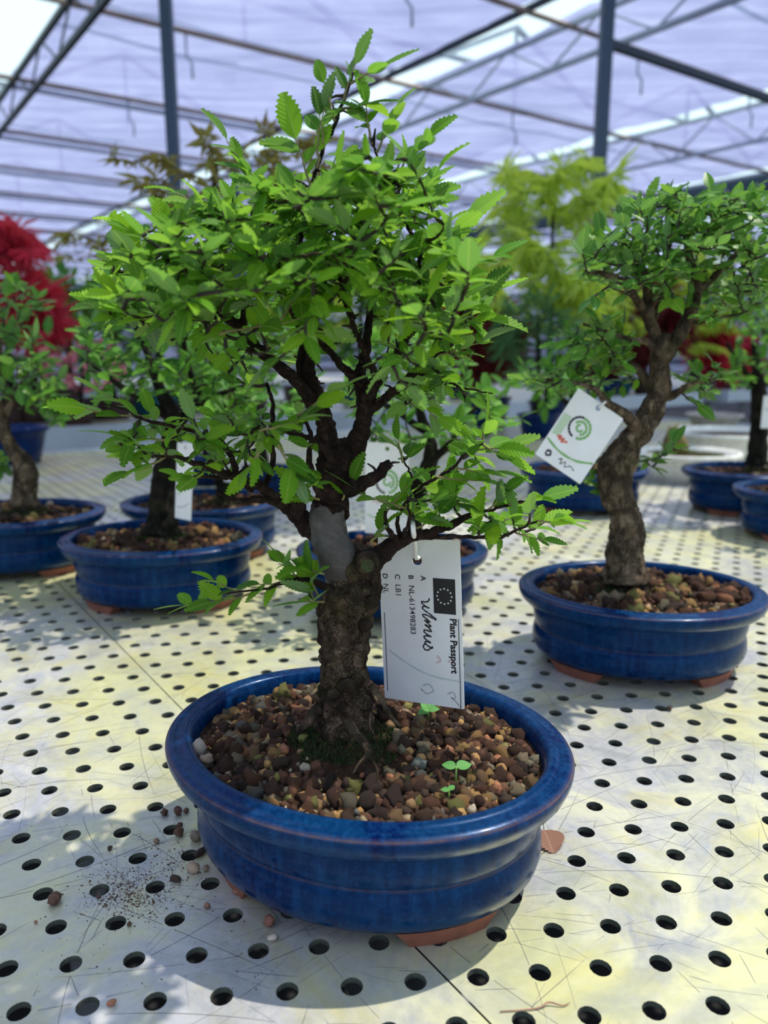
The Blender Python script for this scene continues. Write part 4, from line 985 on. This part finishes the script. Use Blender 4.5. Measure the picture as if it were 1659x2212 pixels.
# right bonsai
fl2 = [([(1240, 570), (1290, 490), (1360, 440), (1460, 415), (1560, 400), (1640, 410), (1690, 480), (1690, 600), (1640, 680), (1560, 700), (1470, 660), (1380, 640), (1280, 650)], .10, 230),
       ([(1240, 570), (1290, 490), (1360, 440), (1460, 415), (1560, 400), (1640, 410), (1690, 480), (1690, 600), (1560, 640), (1380, 600)], .04, 110),
       ([(1100, 830), (1200, 780), (1240, 690), (1340, 680), (1380, 780), (1340, 860), (1240, 850)], .06, 80), ([(1460, 780), (1540, 780), (1580, 830), (1540, 880), (1450, 880)], .05, 16),
       ([(1250, 1020), (1310, 1000), (1300, 1070), (1250, 1060)], .02, 4), ([(1380, 990), (1430, 990), (1410, 1040)], .02, 4), ([(1440, 950), (1490, 960), (1480, 985)], .02, 3)]
rb, t2 = bonsai('elm bonsai in blue oval pot on the right, with thick tan trunk', 1383, 1262, .96, radians(-6), M_BLUE,
    [[(1350, 1250, 0, 58), (1350, 1225, 0, 50), (1352, 1180, 0, 43), (1356, 1140, 0, 40), (1345, 1100, 0, 34), (1330, 1060, 0, 38), (1330, 1020, 0, 42), (1345, 985, 0, 38), (1362, 955, 0, 30), (1385, 925, 0, 29), (1408, 885, 0, 28), (1424, 840, 0, 25), (1425, 790, 0, 22), (1430, 750, 0, 20), (1440, 720, 0, 14)],
     [(1428, 770, 0, 18), (1415, 720, 0, 14), (1402, 690, 0, 13), (1400, 640, .01, 11), (1392, 590, .01, 8), (1370, 560, .02, 6), (1350, 520, .02, 4)],
     [(1430, 780, 0, 18), (1455, 740, 0, 17), (1480, 700, 0, 16), (1500, 645, 0, 15), (1505, 610, 0, 12), (1490, 560, 0, 9), (1480, 500, 0, 6)],
     [(1500, 640, 0, 10), (1540, 600, 0, 8), (1580, 560, 0, 6), (1620, 520, 0, 4)], [(1490, 700, 0, 6), (1540, 690, -.02, 4), (1590, 680, -.02, 3)],
     [(1400, 690, 0, 10), (1370, 640, -.02, 9), (1340, 605, -.02, 8), (1300, 590, -.02, 5), (1270, 590, -.02, 3)],
     [(1375, 940, 0, 22), (1368, 915, -.01, 15), (1350, 895, -.015, 12), (1310, 868, -.02, 9), (1285, 840, -.02, 6), (1230, 825, -.02, 4), (1180, 820, -.02, 3)],
     [(1410, 850, 0, 12), (1380, 800, .01, 9), (1350, 790, .01, 8), (1310, 800, .01, 6), (1270, 810, .01, 4)], [(1425, 860, 0, 14), (1460, 850, 0, 10), (1490, 830, 0, 6), (1530, 820, 0, 3)],
     [(1440, 600, 0, 8), (1440, 560, 0, 7), (1450, 510, .02, 5), (1455, 470, .02, 3)], [(1410, 690, .02, 9), (1430, 650, .02, 8), (1440, 600, .02, 7)],
     [(1425, 770, 0, 10), (1400, 740, -.02, 8), (1370, 735, -.02, 6), (1320, 720, -.02, 4), (1260, 700, -.02, 3)]],
    fl2, 'small', M_ELM2, .0175, 300, M_BARKR, 21, 0, (900, 260), 6)
YR = t2.Y
tag2 = Card(atd(1250, 838, YR - .02), atd(1347, 905, YR - .02), atd(1123, 951, YR - .03), 118, 170, 'pale tag with a green swirl hanging left of the right bonsai trunk', (59, 12, 6), group='hanging plant labels')
def logo(Cd, u, v, R):
    for q, (rr, a0, a1, m, wd) in enumerate(((1.0, 100, 260, M_INK, R * .22), (.95, -100, 80, M_PGREEN, R * .26), (.6, -160, 60, M_PGREEN, R * .24), (.3, 0, 250, M_PGREEN, R * .22))):
        Cd.stroke('printed_swirl', [(u + R * rr * cos(radians(a0 + (a1 - a0) * k_ / 8)), v + R * rr * sin(radians(a0 + (a1 - a0) * k_ / 8))) for k_ in range(9)], wd, m)
logo(tag2, 50, 70, 24)
tag2.stroke('printed_band', [(2, 126), (40, 136), (80, 134), (116, 118)], 5, M_PGREEN); tag2.poly('printed_panel', [(4, 60), (22, 60), (22, 110), (4, 112)], M_PPALE)
tag2.stroke('printed_word', [(18, 112), (26, 106), (24, 114), (34, 108), (32, 116), (44, 110)], 5, M_PRED)
tag2.stroke('printed_emblem', [(16, 152), (22, 146), (28, 152), (22, 158), (16, 154)], 5, M_INK); tag2.stroke('scribble', [(48, 152), (54, 146), (56, 158), (64, 148), (68, 158), (78, 150), (90, 154)], 2.2, M_INK)
mb = MB(); mb.tube([tag2.w(59, 12, .002), tag2.w(62, -6, .004), T.pt(0, 0) if False else atd(1312, 862, YR - .02)], .0012, 6); mb.build('strap', M_TAG, tag2.root)

# left bonsai (dark trunk, narrow tag)
lb, t3 = bonsai('bonsai in blue oval pot, dark trunk with a narrow white tag', 350, 1152, 1.0, radians(2), M_BLUE,
    [[(350, 1150, 0, 42), (350, 1120, 0, 34), (350, 1080, 0, 30), (352, 1040, 0, 28), (362, 990, 0, 26), (375, 940, 0, 22), (370, 890, 0, 18), (350, 850, 0, 14), (330, 800, 0, 10)],
     [(372, 940, 0, 14), (410, 880, .02, 11), (440, 820, .03, 8), (470, 760, .03, 5)], [(365, 900, 0, 12), (300, 860, -.02, 8), (240, 820, -.02, 6), (200, 790, -.02, 4)], [(350, 850, 0, 10), (320, 770, .02, 8), (290, 700, .02, 6), (270, 640, .02, 4)],
     [(400, 890, .01, 8), (480, 850, -.02, 6), (540, 830, -.02, 4)], [(420, 840, 0, 7), (400, 760, 0, 6), (390, 700, 0, 4)]],
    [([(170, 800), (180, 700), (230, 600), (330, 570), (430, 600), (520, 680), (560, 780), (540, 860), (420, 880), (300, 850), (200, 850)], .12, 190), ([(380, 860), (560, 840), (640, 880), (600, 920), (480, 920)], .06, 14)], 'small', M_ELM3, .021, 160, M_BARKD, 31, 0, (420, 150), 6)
tag3 = Card(atd(383, 955, t3.Y - .03), atd(418, 958, t3.Y - .055), atd(363, 1113, t3.Y - .03), 60, 160, 'narrow white tag on the dark trunk of the left bonsai', (30, 10, 5), group='hanging plant labels')
tag3.stroke('printed_band', [(8, 110), (26, 96), (50, 60)], 5, M_PPALE); tag3.stroke('printed_word', [(14, 72), (28, 70), (34, 84)], 4, M_FAINTR); tag3.stroke('printed_band', [(6, 136), (30, 134), (52, 124)], 3, M_FAINTK)
# far left bonsai: curved pale trunk
fb, t4 = bonsai('bonsai in blue oval pot at the left edge, pale trunk bending leftward with mossy base', 31, 1102, 1.0, radians(8), M_BLUE,
    [[(52, 1090, 0, 34), (52, 1065, 0, 28), (56, 1030, 0, 28), (50, 1000, 0, 24), (30, 975, 0, 17), (12, 940, 0, 14), (5, 900, 0, 12), (0, 860, 0, 10)],
     [(8, 900, 0, 10), (30, 860, 0, 6), (50, 820, 0, 5), (70, 770, 0, 3)], [(5, 880, 0, 8), (-20, 820, 0, 7), (-20, 740, 0, 5)], [(20, 870, 0, 6), (0, 780, 0, 5), (10, 700, 0, 3)]],
    [([(-60, 620), (20, 590), (90, 640), (110, 740), (130, 820), (110, 890), (60, 860), (-40, 860)], .10, 105), ([(60, 840), (140, 860), (130, 920), (80, 900)], .05, 10), ([(-30, 980), (20, 980), (10, 1020)], .03, 4)], 'small', M_ELM2, .022, 100, M_BARKR, 41, 0, (300, 110), 6)
# behind-left pot with second dark trunk
bb, t5 = bonsai('bonsai in blue oval pot behind the left bonsai, orange clay foot showing', 440, 1077, 1.0, radians(6), M_BLUE,
    [[(490, 1070, 0, 28), (488, 1040, 0, 24), (490, 1000, 0, 22), (488, 950, 0, 20), (480, 900, 0, 16), (490, 850, 0, 12), (500, 790, 0, 8)], [(485, 900, 0, 10), (540, 850, 0, 7), (580, 800, 0, 4)], [(485, 920, 0, 9), (430, 860, 0, 6), (400, 820, 0, 4)]],
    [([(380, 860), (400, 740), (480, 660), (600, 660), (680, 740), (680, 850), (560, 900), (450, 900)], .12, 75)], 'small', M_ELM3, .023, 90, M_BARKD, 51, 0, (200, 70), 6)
tag5 = Card(atd(482, 900, t5.Y - .03), atd(520, 903, t5.Y - .05), atd(480, 1040, t5.Y - .03), 60, 140, 'white tag on the bonsai behind the left pot', (30, 10, 5), group='hanging plant labels')
tag5.stroke('printed_band', [(10, 90), (28, 80), (52, 50)], 5, M_PPALE)
# behind the foreground trunk
mb_, t6 = bonsai('bonsai in blue oval pot directly behind the foreground elm trunk', 846, 1178, .93, radians(-4), M_BLUE,
    [[(880, 1180, 0, 34), (882, 1140, 0, 30), (890, 1090, 0, 27), (905, 1050, 0, 25), (925, 1010, 0, 20), (930, 960, 0, 15), (910, 900, 0, 11), (890, 840, 0, 7)], [(925, 1000, 0, 12), (970, 960, -.01, 8), (1000, 910, -.01, 5), (1040, 870, -.01, 3)], [(915, 930, 0, 10), (860, 890, 0, 7), (800, 860, 0, 4)]],
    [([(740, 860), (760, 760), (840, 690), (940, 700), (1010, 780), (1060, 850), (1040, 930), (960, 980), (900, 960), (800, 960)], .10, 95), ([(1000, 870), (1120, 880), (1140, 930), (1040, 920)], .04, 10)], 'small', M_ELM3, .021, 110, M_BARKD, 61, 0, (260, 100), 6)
tag6 = Card(atd(790, 955, t6.Y - .05), atd(884, 960, t6.Y - .06), atd(780, 1150, t6.Y - .04), 118, 230, 'large pale swirl tag hanging behind the foreground elm trunk', (59, 14, 6), group='hanging plant labels')
logo(tag6, 60, 95, 30); tag6.stroke('printed_band', [(4, 180), (40, 192), (80, 190), (114, 176)], 6, M_PPALE); tag6.stroke('printed_word', [(20, 150), (28, 144), (34, 152), (44, 146)], 5, M_FAINTR)
# behind the right bonsai
b7, t7 = bonsai('small dark bonsai in blue oval pot behind the right bonsai trunk', 1262, 1008, 1.0, 0, M_BLUE,
    [[(1275, 1000, 0, 22), (1272, 970, 0, 18), (1265, 930, 0, 15), (1250, 880, 0, 11), (1230, 840, 0, 8)], [(1258, 900, 0, 8), (1200, 850, 0, 6), (1150, 830, 0, 3)]],
    [([(1060, 840), (1120, 790), (1220, 780), (1300, 820), (1290, 870), (1180, 880)], .12, 42)], 'small', M_ELM3, .026, 50, M_BARKD, 71, 0, (120, 40), 6)
b8, t8 = bonsai('bonsai in blue oval pot at the far right, thick dark trunk against cream pots', 1615, 1010, 1.0, radians(4), M_BLUE,
    [[(1636, 1003, 0, 26), (1636, 970, 0, 22), (1640, 920, 0, 20), (1640, 860, 0, 17), (1635, 800, 0, 12), (1630, 740, 0, 8)], [(1640, 840, 0, 8), (1600, 790, 0, 6), (1570, 740, 0, 4)]],
    [([(1555, 760), (1570, 650), (1640, 590), (1720, 620), (1720, 800), (1660, 860), (1580, 840)], .14, 70)], 'small', M_ELM3, .027, 80, M_BARKD, 81, 0, (100, 30), 6)
tag8 = Card(atd(1650, 855, t8.Y - .05), atd(1710, 855, t8.Y - .05), atd(1646, 925, t8.Y - .05), 70, 80, 'white tag at the right edge on the far right bonsai', (35, 8, 4), group='hanging plant labels')
tag8.stroke('printed_word', [(6, 30), (14, 36), (22, 30)], 4, M_FAINTK)
b9, t9 = bonsai('bonsai in blue pot cut by the right edge, below the far right bonsai', 1753, 1052, 1.0, 0, M_BLUE,
    [[(1760, 1050, 0, 26), (1762, 1000, 0, 20), (1770, 940, 0, 14), (1760, 880, 0, 8)]], [([(1720, 860), (1720, 780), (1820, 760), (1850, 860)], .1, 24)], 'small', M_ELM3, .025, 20, M_BARKD, 91, 0, (80, 30), 5)

# ================================================================== BACKGROUND POTS AND SHRUBS
def round_pot(parent, c, r0, r1, h, m, rim=.01, n=28, sx=1.0):
    prof = [(0, r0 * .9), (.0, r0), (h * .5, (r0 + r1) / 2 * 1.02), (h - rim * 1.2, r1 * .97), (h - rim, r1 + rim * .5), (h, r1 + rim * .5), (h, r1 - rim * .4), (h - .02, r1 - rim)]
    V = []; Fc = []
    for z, r in prof:
        for k_ in range(n): V.append((c.x + r * sx * cos(2 * pi * k_ / n), c.y + r * sin(2 * pi * k_ / n), c.z + z))
    for i in range(len(prof) - 1):
        for k_ in range(n): k2 = (k_ + 1) % n; Fc.append((i * n + k_, i * n + k2, (i + 1) * n + k2, (i + 1) * n + k_))
    Fc.append(tuple(range(n - 1, -1, -1)))
    o = mesh_np('pot', V, Fc, m, parent)
    mb = MB(); nn = 24; q = [(c.x + (r1 - rim) * sx * cos(2 * pi * k_ / nn), c.y + (r1 - rim) * sin(2 * pi * k_ / nn), c.z + h - .018) for k_ in range(nn)] + [(c.x, c.y, c.z + h - .006)]
    mb.add(q, [(k_, (k_ + 1) % nn, nn) for k_ in range(nn)]); mb.build('soil', M_SOIL, parent); return o
def shrub(name, cat, label, px, base_py, Y, poly, dep, tips, leafk, leafm, size, nparts, potm, potr=(.06, .09, .09), seed=0, group=None, nleaf=6, bark=M_BARKD, sx=1.0, tr=9, top=BZ, lean=0):
    c = atd(px, 1000, Y); c.z = top
    root = empty(name, c, label, cat, group); round_pot(root, c, potr[0], potr[1], potr[2], potm, sx=sx)
    t = Tree(Y, seed); xs = sum(p[0] for p in poly) / len(poly); ys = sum(p[1] for p in poly) / len(poly)
    k_ = F / Y; rim_py = 1106 + F * tan(math.atan2(CAM.z - top - potr[2] + .02, Y) - PITCH); low = max(p[1] for p in poly)
    a = t.pt(px, rim_py); b = t.pt(px * .6 + xs * .4, rim_py * .5 + low * .5); m_ = t.pt(xs, ys + (low - ys) * .4); e = t.pt(xs, ys * .6 + min(p[1] for p in poly) * .4)
    p, r = smooth_path([a, b, m_, e], [tr * t.k * 1.2 * 1, tr * t.k, tr * t.k * .7, tr * t.k * .3], 5); t.nodes += p; mb = MB(); mb.tube(p, r, 10, bump=.15, freq=30); mb.build('trunk', bark, root)
    t.fill([(poly, dep, tips)], nleaf, size, .002 * Y / 2, .2, .15); t.nodes = []
    t.build_twigs(root, None, 4); put_leaves(root, t.leaves, leafk, leafm, nparts, t.r); return root
def blob(cx, cy, rx, ry, n=12, seed=0):
    r = random.Random(seed); return [(cx + rx * cos(2 * pi * i / n) * r.uniform(.85, 1.1), cy + ry * sin(2 * pi * i / n) * r.uniform(.85, 1.1)) for i in range(n)]
# bronze green maple behind the elm
shrub('potted_maple', 'maple', 'bronze green Japanese maple behind the foreground elm crown, drooping leaves to the left', 575, 1050, 1.75, [(210, 320), (330, 340), (430, 300), (560, 290), (700, 300), (740, 400), (700, 500), (520, 520), (380, 500), (280, 410), (300, 370)],   .12, 80, 'palm', M_OLIVE, .038, 200, M_BLUE2, (.05, .07, .07), 101, nleaf=5, tr=10)
shrub('potted_maple', 'maple', 'sparse bronze maple with wispy shoots above the left shrubs', 455, 1050, 1.95, [(110, 500), (190, 500), (330, 480), (360, 560), (240, 600), (150, 560)], .1, 14, 'palm', M_OLIVE, .038, 60, M_BLUE2, (.05, .07, .07), 102, nleaf=4, tr=6)
T2 = None
# lime green laceleaf maple
shrub('potted_maple', 'maple', 'tall lime green laceleaf maple standing before the right steel post', 1180, 900, 3.3, [(1060, 560), (1080, 480), (1020, 390), (1120, 360), (1240, 330), (1320, 330), (1350, 400), (1280, 480), (1310, 600), (1290, 720), (1160, 700), (1080, 660)], .22, 95, 'lace', M_LACE, .085, 250, M_BLUE2, (.06, .085, .12), 103, nleaf=6, tr=7)
shrub('potted_juniper', 'shrub', 'green juniper below the lime maple, feathery and dense', 1160, 900, 3.0, blob(1165, 730, 95, 95, seed=3), .15, 120, 'needle', M_JUNI, .07, 120, M_BLUE2, (.06, .08, .09), 104, nleaf=10, tr=9)
shrub('potted_maple', 'maple', 'wine red maple between the elm crown and the juniper', 1050, 860, 3.4, blob(1050, 740, 70, 80, seed=4), .2, 60, 'lace', M_DRED, .10, 100, M_BLUE2, (.07, .1, .13), 105, nleaf=7, tr=7)
# crimson maple at the left, two tiers
shrub('potted_maple', 'maple', 'crimson laceleaf maple at the left edge, upper tier above the green bonsai', 20, 920, 3.5, [(-60, 470), (20, 480), (80, 520), (90, 560), (20, 560), (-60, 570)], .2, 36, 'lace', M_RED, .10, 100, M_BROWNPOT, (.07, .1, .12), 106, nleaf=7, tr=7)
shrub('potted_maple', 'maple', 'crimson maple dome behind the far left bonsai', 80, 920, 3.6, [(-10, 640), (40, 590), (100, 590), (140, 650), (130, 720), (60, 740), (0, 720)], .2, 62, 'lace', M_RED, .10, 120, M_BROWNPOT, (.07, .1, .12), 107, nleaf=7, tr=7)
shrub('potted_azalea', 'shrub', 'pink and crimson azalea low behind the left bonsai', 170, 920, 3.5, [(70, 760), (200, 740), (260, 760), (270, 830), (180, 850), (90, 830)], .18, 46, 'plain', M_PINK, .05, 100, M_BROWNPOT, (.07, .1, .08), 108, nleaf=7, tr=6)
shrub('potted_shrub', 'shrub', 'dark green shrub in a brown pot behind the left bonsai crown', 240, 920, 3.8, blob(240, 700, 110, 120, seed=8), .25, 90, 'plain', M_ELM3, .06, 100, M_BROWNPOT, (.1, .13, .1), 109, nleaf=8, tr=12)
# pots and plants in rows on the second bench
row = [(340, 4.0, 690, 100, 110, M_JUNI, 'needle', M_TEALPOT, 'dusky green juniper in a teal pot, second bench, left of the elm'), (430, 4.3, 650, 110, 130, M_OLIVE, 'palm', M_BROWNPOT, 'olive maple in a brown pot, second bench, behind the left bonsai'),
       (540, 4.4, 640, 120, 140, M_ELM3, 'plain', M_BROWNPOT, 'broad green shrub in a brown pot, second bench, behind the elm at left'), (660, 4.6, 660, 120, 120, M_LACE, 'palm', M_BROWNPOT, 'yellow green maple in a brown pot hidden behind the elm crown'),
       (780, 4.7, 670, 120, 120, M_ELM3, 'plain', M_TEALPOT, 'broad green shrub in a teal pot behind the elm stems'), (900, 4.9, 680, 110, 110, M_LACE, 'palm', M_BROWNPOT, 'yellow green maple right of the elm stems on the second bench'),
       (1000, 5.4, 620, 90, 110, M_LACE, 'lace', M_BLUE2, 'lime maple left of the tall laceleaf maple, farther back'), (1290, 5.6, 680, 110, 90, M_LACE, 'palm', M_BLUE2, 'yellow maple behind the right bonsai lower crown'),
       (1390, 5.8, 690, 110, 90, M_DRED, 'lace', M_BROWNPOT, 'wine red maple behind the right bonsai trunk'), (1500, 5.9, 660, 120, 110, M_LACE, 'palm', M_BROWNPOT, 'yellow green maple behind the right bonsai at its right'),
       (1620, 6.0, 640, 120, 120, M_JUNI, 'plain', M_BROWNPOT, 'green shrub at the right edge beyond the cream pots'), (1560, 4.8, 760, 70, 60, M_RED, 'lace', M_TEALPOT, 'small scarlet maple peeping between the two right bonsai'),
       (1320, 4.6, 770, 90, 50, M_DRED, 'plain', M_TEALPOT, 'small wine red shrub low behind the right bonsai tag'), (60, 5.0, 700, 110, 100, M_JUNI, 'plain', M_BROWNPOT, 'green shrub far behind the crimson maples at left'), (150, 4.6, 650, 70, 60, M_ELM3, 'plain', M_BROWNPOT, 'green shrub just right of the crimson dome maple')]
for i, (px, Y, cy, rx, ry, lm, lk, pm, lab) in enumerate(row):
    D_ = -sin(AX) * ((px - 829.5) / F * Y * cp) + cos(AX) * Y
    Yb = Y
    E_ = cos(AX) * ((px - 829.5) / F * Y * cp) + sin(AX) * Y
    if 5.1 < E_ < 6.2 and D_ < 5.6: Y *= 4.95 / E_; D_ *= 4.95 / E_
    Yb = Y
    if not (3.5 < D_ < 5.5 or 6.7 < D_ < 8.9): Yb = Y * ((3.8 if D_ < 3.5 else 5.3 if D_ < 6.1 else 6.9) / D_)
    _e = Yb * (cos(AX) * (px - 829.5) / F * cp + sin(AX)); _d = Yb * (-sin(AX) * (px - 829.5) / F * cp + cos(AX))
    shrub('potted_shrub' if lk in ('plain', 'needle') else 'potted_maple', 'shrub' if lk in ('plain', 'needle') else 'maple', lab, px, 900, Yb, blob(px, cy, rx, ry, seed=i), .2, 70, lk, lm, .085 * Yb / 4.5 * (1.3 if lk == 'lace' else 1), 50, pm, (.1, .13, .12), 200 + i, nleaf=8, tr=8)
# deep blue pot at the left edge and low dark pots
c = at(42, 1000, BZ); root = empty('deep_blue_pot', c, 'deep tapering dark blue pot at the left edge behind the far left bonsai', 'pot'); round_pot(root, c, .06, .085, .11, M_BLUE2, .012)
# cream trays at the right
c = at(1478, 1035, BZ); root = empty('cream_tray_pot', c, 'cream oval bonsai tray with mossy soil behind the right bonsai', 'pot'); round_pot(root, c, .09, .115, .075, M_CREAM, .012, 40, 1.15)
moss(root, Vector((c.x, c.y, 0)), .1, 2500, 5, .012, simple('bright_moss', (.14, .17, .03), .9, var=.5, scale=60), lambda x, y: BZ + .062)
RV, RF = rock(77, 3, .4, 1.1, 1.4); cc = c + Vector((-.03, 0, .085)); mesh_np('mossy_rock', RV * np.array((.03, .03, .045)) + np.array(cc), RF, simple('mossy_rock', (.12, .09, .02), .9, var=.6, scale=30), root)
c = at(1570, 1002, BZ); root = empty('cream_tray_pot', c, 'second cream pot with dark soil, behind the far right bonsai', 'pot'); round_pot(root, c, .12, .15, .10, M_CREAM, .012, 40, 1.1)
c = at(1540, 930, BZ); root = empty('grey_bowl', c, 'small grey bowl on the bench beyond the cream pots', 'bowl'); round_pot(root, c, .07, .11, .07, M_STONEPOT, .01)

# ================================================================== LITTER ON THE BENCH
def crumb(px, py, wpx, name, label, m, seed, asp=(1, 1, .8), group=None, cat='soil crumb'):
    p = at(px, py, BZ); Yl = p.y; sz = wpx / 2 * pxs(Yl) * 1.12
    RV, RF = rock(seed, 2, .5 if cat == 'soil crumb' else .3, 1, 2.0); R = np.array(Euler((0, 0, seed * 1.7)).to_matrix()); V = (RV * sz * np.array(asp)) @ R.T
    V[:, 2] -= V[:, 2].min(); V += np.array((p.x, p.y + sz * .3, BZ + .0001))
    o = mesh_np(name, V, RF, m); tag(o, label, cat, group or 'crumbs of soil and grit on the bench'); return o
for q in [(116, 1955, 34, 'soil_crumb', 'dark brown clod at the left edge of the bench, alone', M_CRUMB, 1, (1, .8, .7)), (355, 1763, 17, 'soil_crumb', 'round brown crumb nearest the pot rim, upper left of the spill', M_CRUMB, 2, (1, 1, .9)),
          (384, 1762, 20, 'soil_crumb', 'brown crumb beside tiny bits at the top of the spill', M_CRUMB, 3, (1, .9, .9)), (402, 1757, 13, 'soil_crumb', 'smallest brown crumb at the top right of the spill', M_CRUMB, 4),
          (388, 1789, 13, 'soil_crumb', 'small crumb above the brown clod by the hole', M_CRUMB, 5), (387, 1808, 22, 'soil_crumb', 'brown clod just right of a hole, left of the grey pebble', M_CRUMB, 6, (1, 1, .95)),
          (422, 1818, 30, 'grey_pebble', 'smooth grey brown pebble touching the left side of the foreground pot', simple('greybrown_stone', (.20, .15, .11), .8, var=.4, scale=200), 7, (1, .9, .8), None, 'pebble'),
          (432, 1850, 36, 'bark_chip', 'long dark chip below the grey pebble against the pot', M_DARKCRUMB, 8, (1.1, .45, .4), None, 'bark chip'), (416, 1886, 35, 'pale_pebble', 'cream pumice pebble left of the foreground pot', M_GRIT, 9, (1, .75, .6), None, 'pebble'),
          (444, 1882, 17, 'grit_piece', 'small tan grit beside the cream pumice pebble', simple('tan_stone', (.26, .18, .13), .8, var=.4, scale=200), 10, (1, .8, .7), None, 'pebble'), (379, 1907, 28, 'soil_crumb', 'ragged dark crumb below left of the cream pebble', M_DARKCRUMB, 11, (1.1, .5, .5)),
          (513, 1934, 21, 'soil_crumb', 'reddish crumb tucked under the left edge of the foreground pot', simple('red_crumb', (.26, .12, .08), .85, var=.4, scale=200), 12), (447, 1963, 15, 'soil_crumb', 'small reddish crumb on the bare sheet below the pot', simple('red_crumb_b', (.22, .11, .08), .85, var=.4, scale=200), 13),
          (580, 2004, 28, 'soil_crumb', 'red brown crumb in front of the foreground pot, above a white chip', simple('red_crumb_c', (.24, .10, .07), .85, var=.4, scale=200), 14, (1, 1, .9)), (588, 2033, 23, 'pale_pebble', 'small white pumice chip in front of the foreground pot', M_GRIT, 15, (1, .8, .6), None, 'pebble'),
          (241, 2175, 21, 'brick_fragment', 'orange brown fragment at the bottom edge of the bench', simple('brick_bit', (.34, .14, .08), .85, var=.3, scale=200), 16, (.6, 1.2, .8), None, 'fragment'), (237, 1838, 12, 'soil_crumb', 'tiny dark crumb left of the spill centre', M_DARKCRUMB, 17), (212, 1941, 9, 'soil_crumb', 'tiny brown crumb between two lower left holes', M_CRUMB, 18),
          (228, 1958, 10, 'soil_crumb', 'sliver of brown crumb above a lower left hole', M_CRUMB, 19, (.5, 1.2, .5)), (279, 2001, 11, 'soil_crumb', 'tiny red brown crumb below the spill', M_CRUMB, 20), (77, 1995, 8, 'soil_crumb', 'tiny orange crumb below the lone dark clod', simple('orange_crumb', (.28, .13, .08), .85, var=.3, scale=200), 22),
          (338, 1822, 13, 'soil_crumb', 'tan crumb left of the clod cluster', simple('tan_crumb', (.24, .15, .10), .85, var=.3, scale=200), 23), (1446, 1536, 12, 'soil_crumb', 'small dark crumb in a hole row right of the foreground pot', M_DARKCRUMB, 24)]:
    crumb(*q)
r = random.Random(5); V = []; Fc = []; nv = 0
for i in range(2200):
    a = r.random()
    if a < .72: x, y = r.gauss(285, 48), r.gauss(1928, 28)
    elif a < .9: x, y = r.gauss(375, 30), r.gauss(1862, 26)
    else: x, y = r.uniform(60, 640), r.uniform(1780, 2150)
    p = at(x, y, BZ); q = Matrix.Rotation(-AX, 3, 'Z') @ Vector((p.x, p.y, 0)); ii = round((q.x - E0) / CW); off = (ii % 2) * S / 2; jj = round((q.y - D0 - off) / S)
    if (q.x - E0 - ii * CW) ** 2 + (q.y - D0 - off - jj * S) ** 2 < (R0 + .0006) ** 2: continue
    RV, RF = ROCKS_LO[r.randrange(6)]; sz = r.choice((.00018, .0002, .00025, .00035, .0006)) * r.uniform(.6, 1.3); V.append(RV * sz * np.array((1, r.uniform(.5, 1), .6)) + np.array((p.x, p.y, BZ + sz * .3))); Fc += [[k_ + nv for k_ in f] for f in RF]; nv += len(RV)
o = mesh_np('spilled_grit', np.concatenate(V), Fc, M_CRUMB); tag(o, 'fine brown grit spilled on the bench left of the foreground pot', 'grit', kind='stuff')
# dead leaf
LV, LF, LU = leaf_elm(14, .52, True, .22, .1, 1.0, .0)
p = at(1186, 1835, BZ); LVs = LV * .0225; a = radians(8); R = np.array(Euler((0, 0, radians(185)))   .to_matrix()); Vd = LVs @ R.T; Vd[:, 2] -= Vd[:, 2].min(); Vd += np.array((p.x, p.y + .018, BZ + .0004))
dl = mesh_np('fallen_leaf', Vd, LF, leaf_mat('dry_veined_leaf', [(.23, .115, .08), (.23, .115, .08)], (.22, .15, .11), .12, (.36, .20, .15), .6), None, True, LU); tag(dl, 'dry brown fallen leaf lying by the right side of the foreground pot', 'leaf')
mb = MB(); s0 = Vector((p.x, p.y + .018, BZ + .001)); mb.tube([s0, s0 + Vector((.0005, .003, .0012)), s0 + Vector((.0008, .006, .003))], .0003, 5); mb.build('stalk', M_TWIG, dl)
# rootlet at the bottom right
p_ = [at(1080, 2185, BZ + .0008), at(1160, 2178, BZ + .001), at(1185, 2165, BZ + .002), at(1215, 2172, BZ + .001), at(1232, 2165, BZ + .0015)]
mb = MB(); pp, rr = smooth_path(p_, [.0003, .0004, .0005, .0004, .0002], 5); mb.tube(pp, rr, 5); o = mb.build('dry_rootlet', M_DEADLEAF); tag(o, 'thin dry rootlet curling on the bench near the bottom right', 'root')
print('hero leaves', N_HERO, 'objects', len(sc.objects), 'tris', sum(len(me.loops) - 2 * len(me.polygons) for me in bpy.data.meshes))
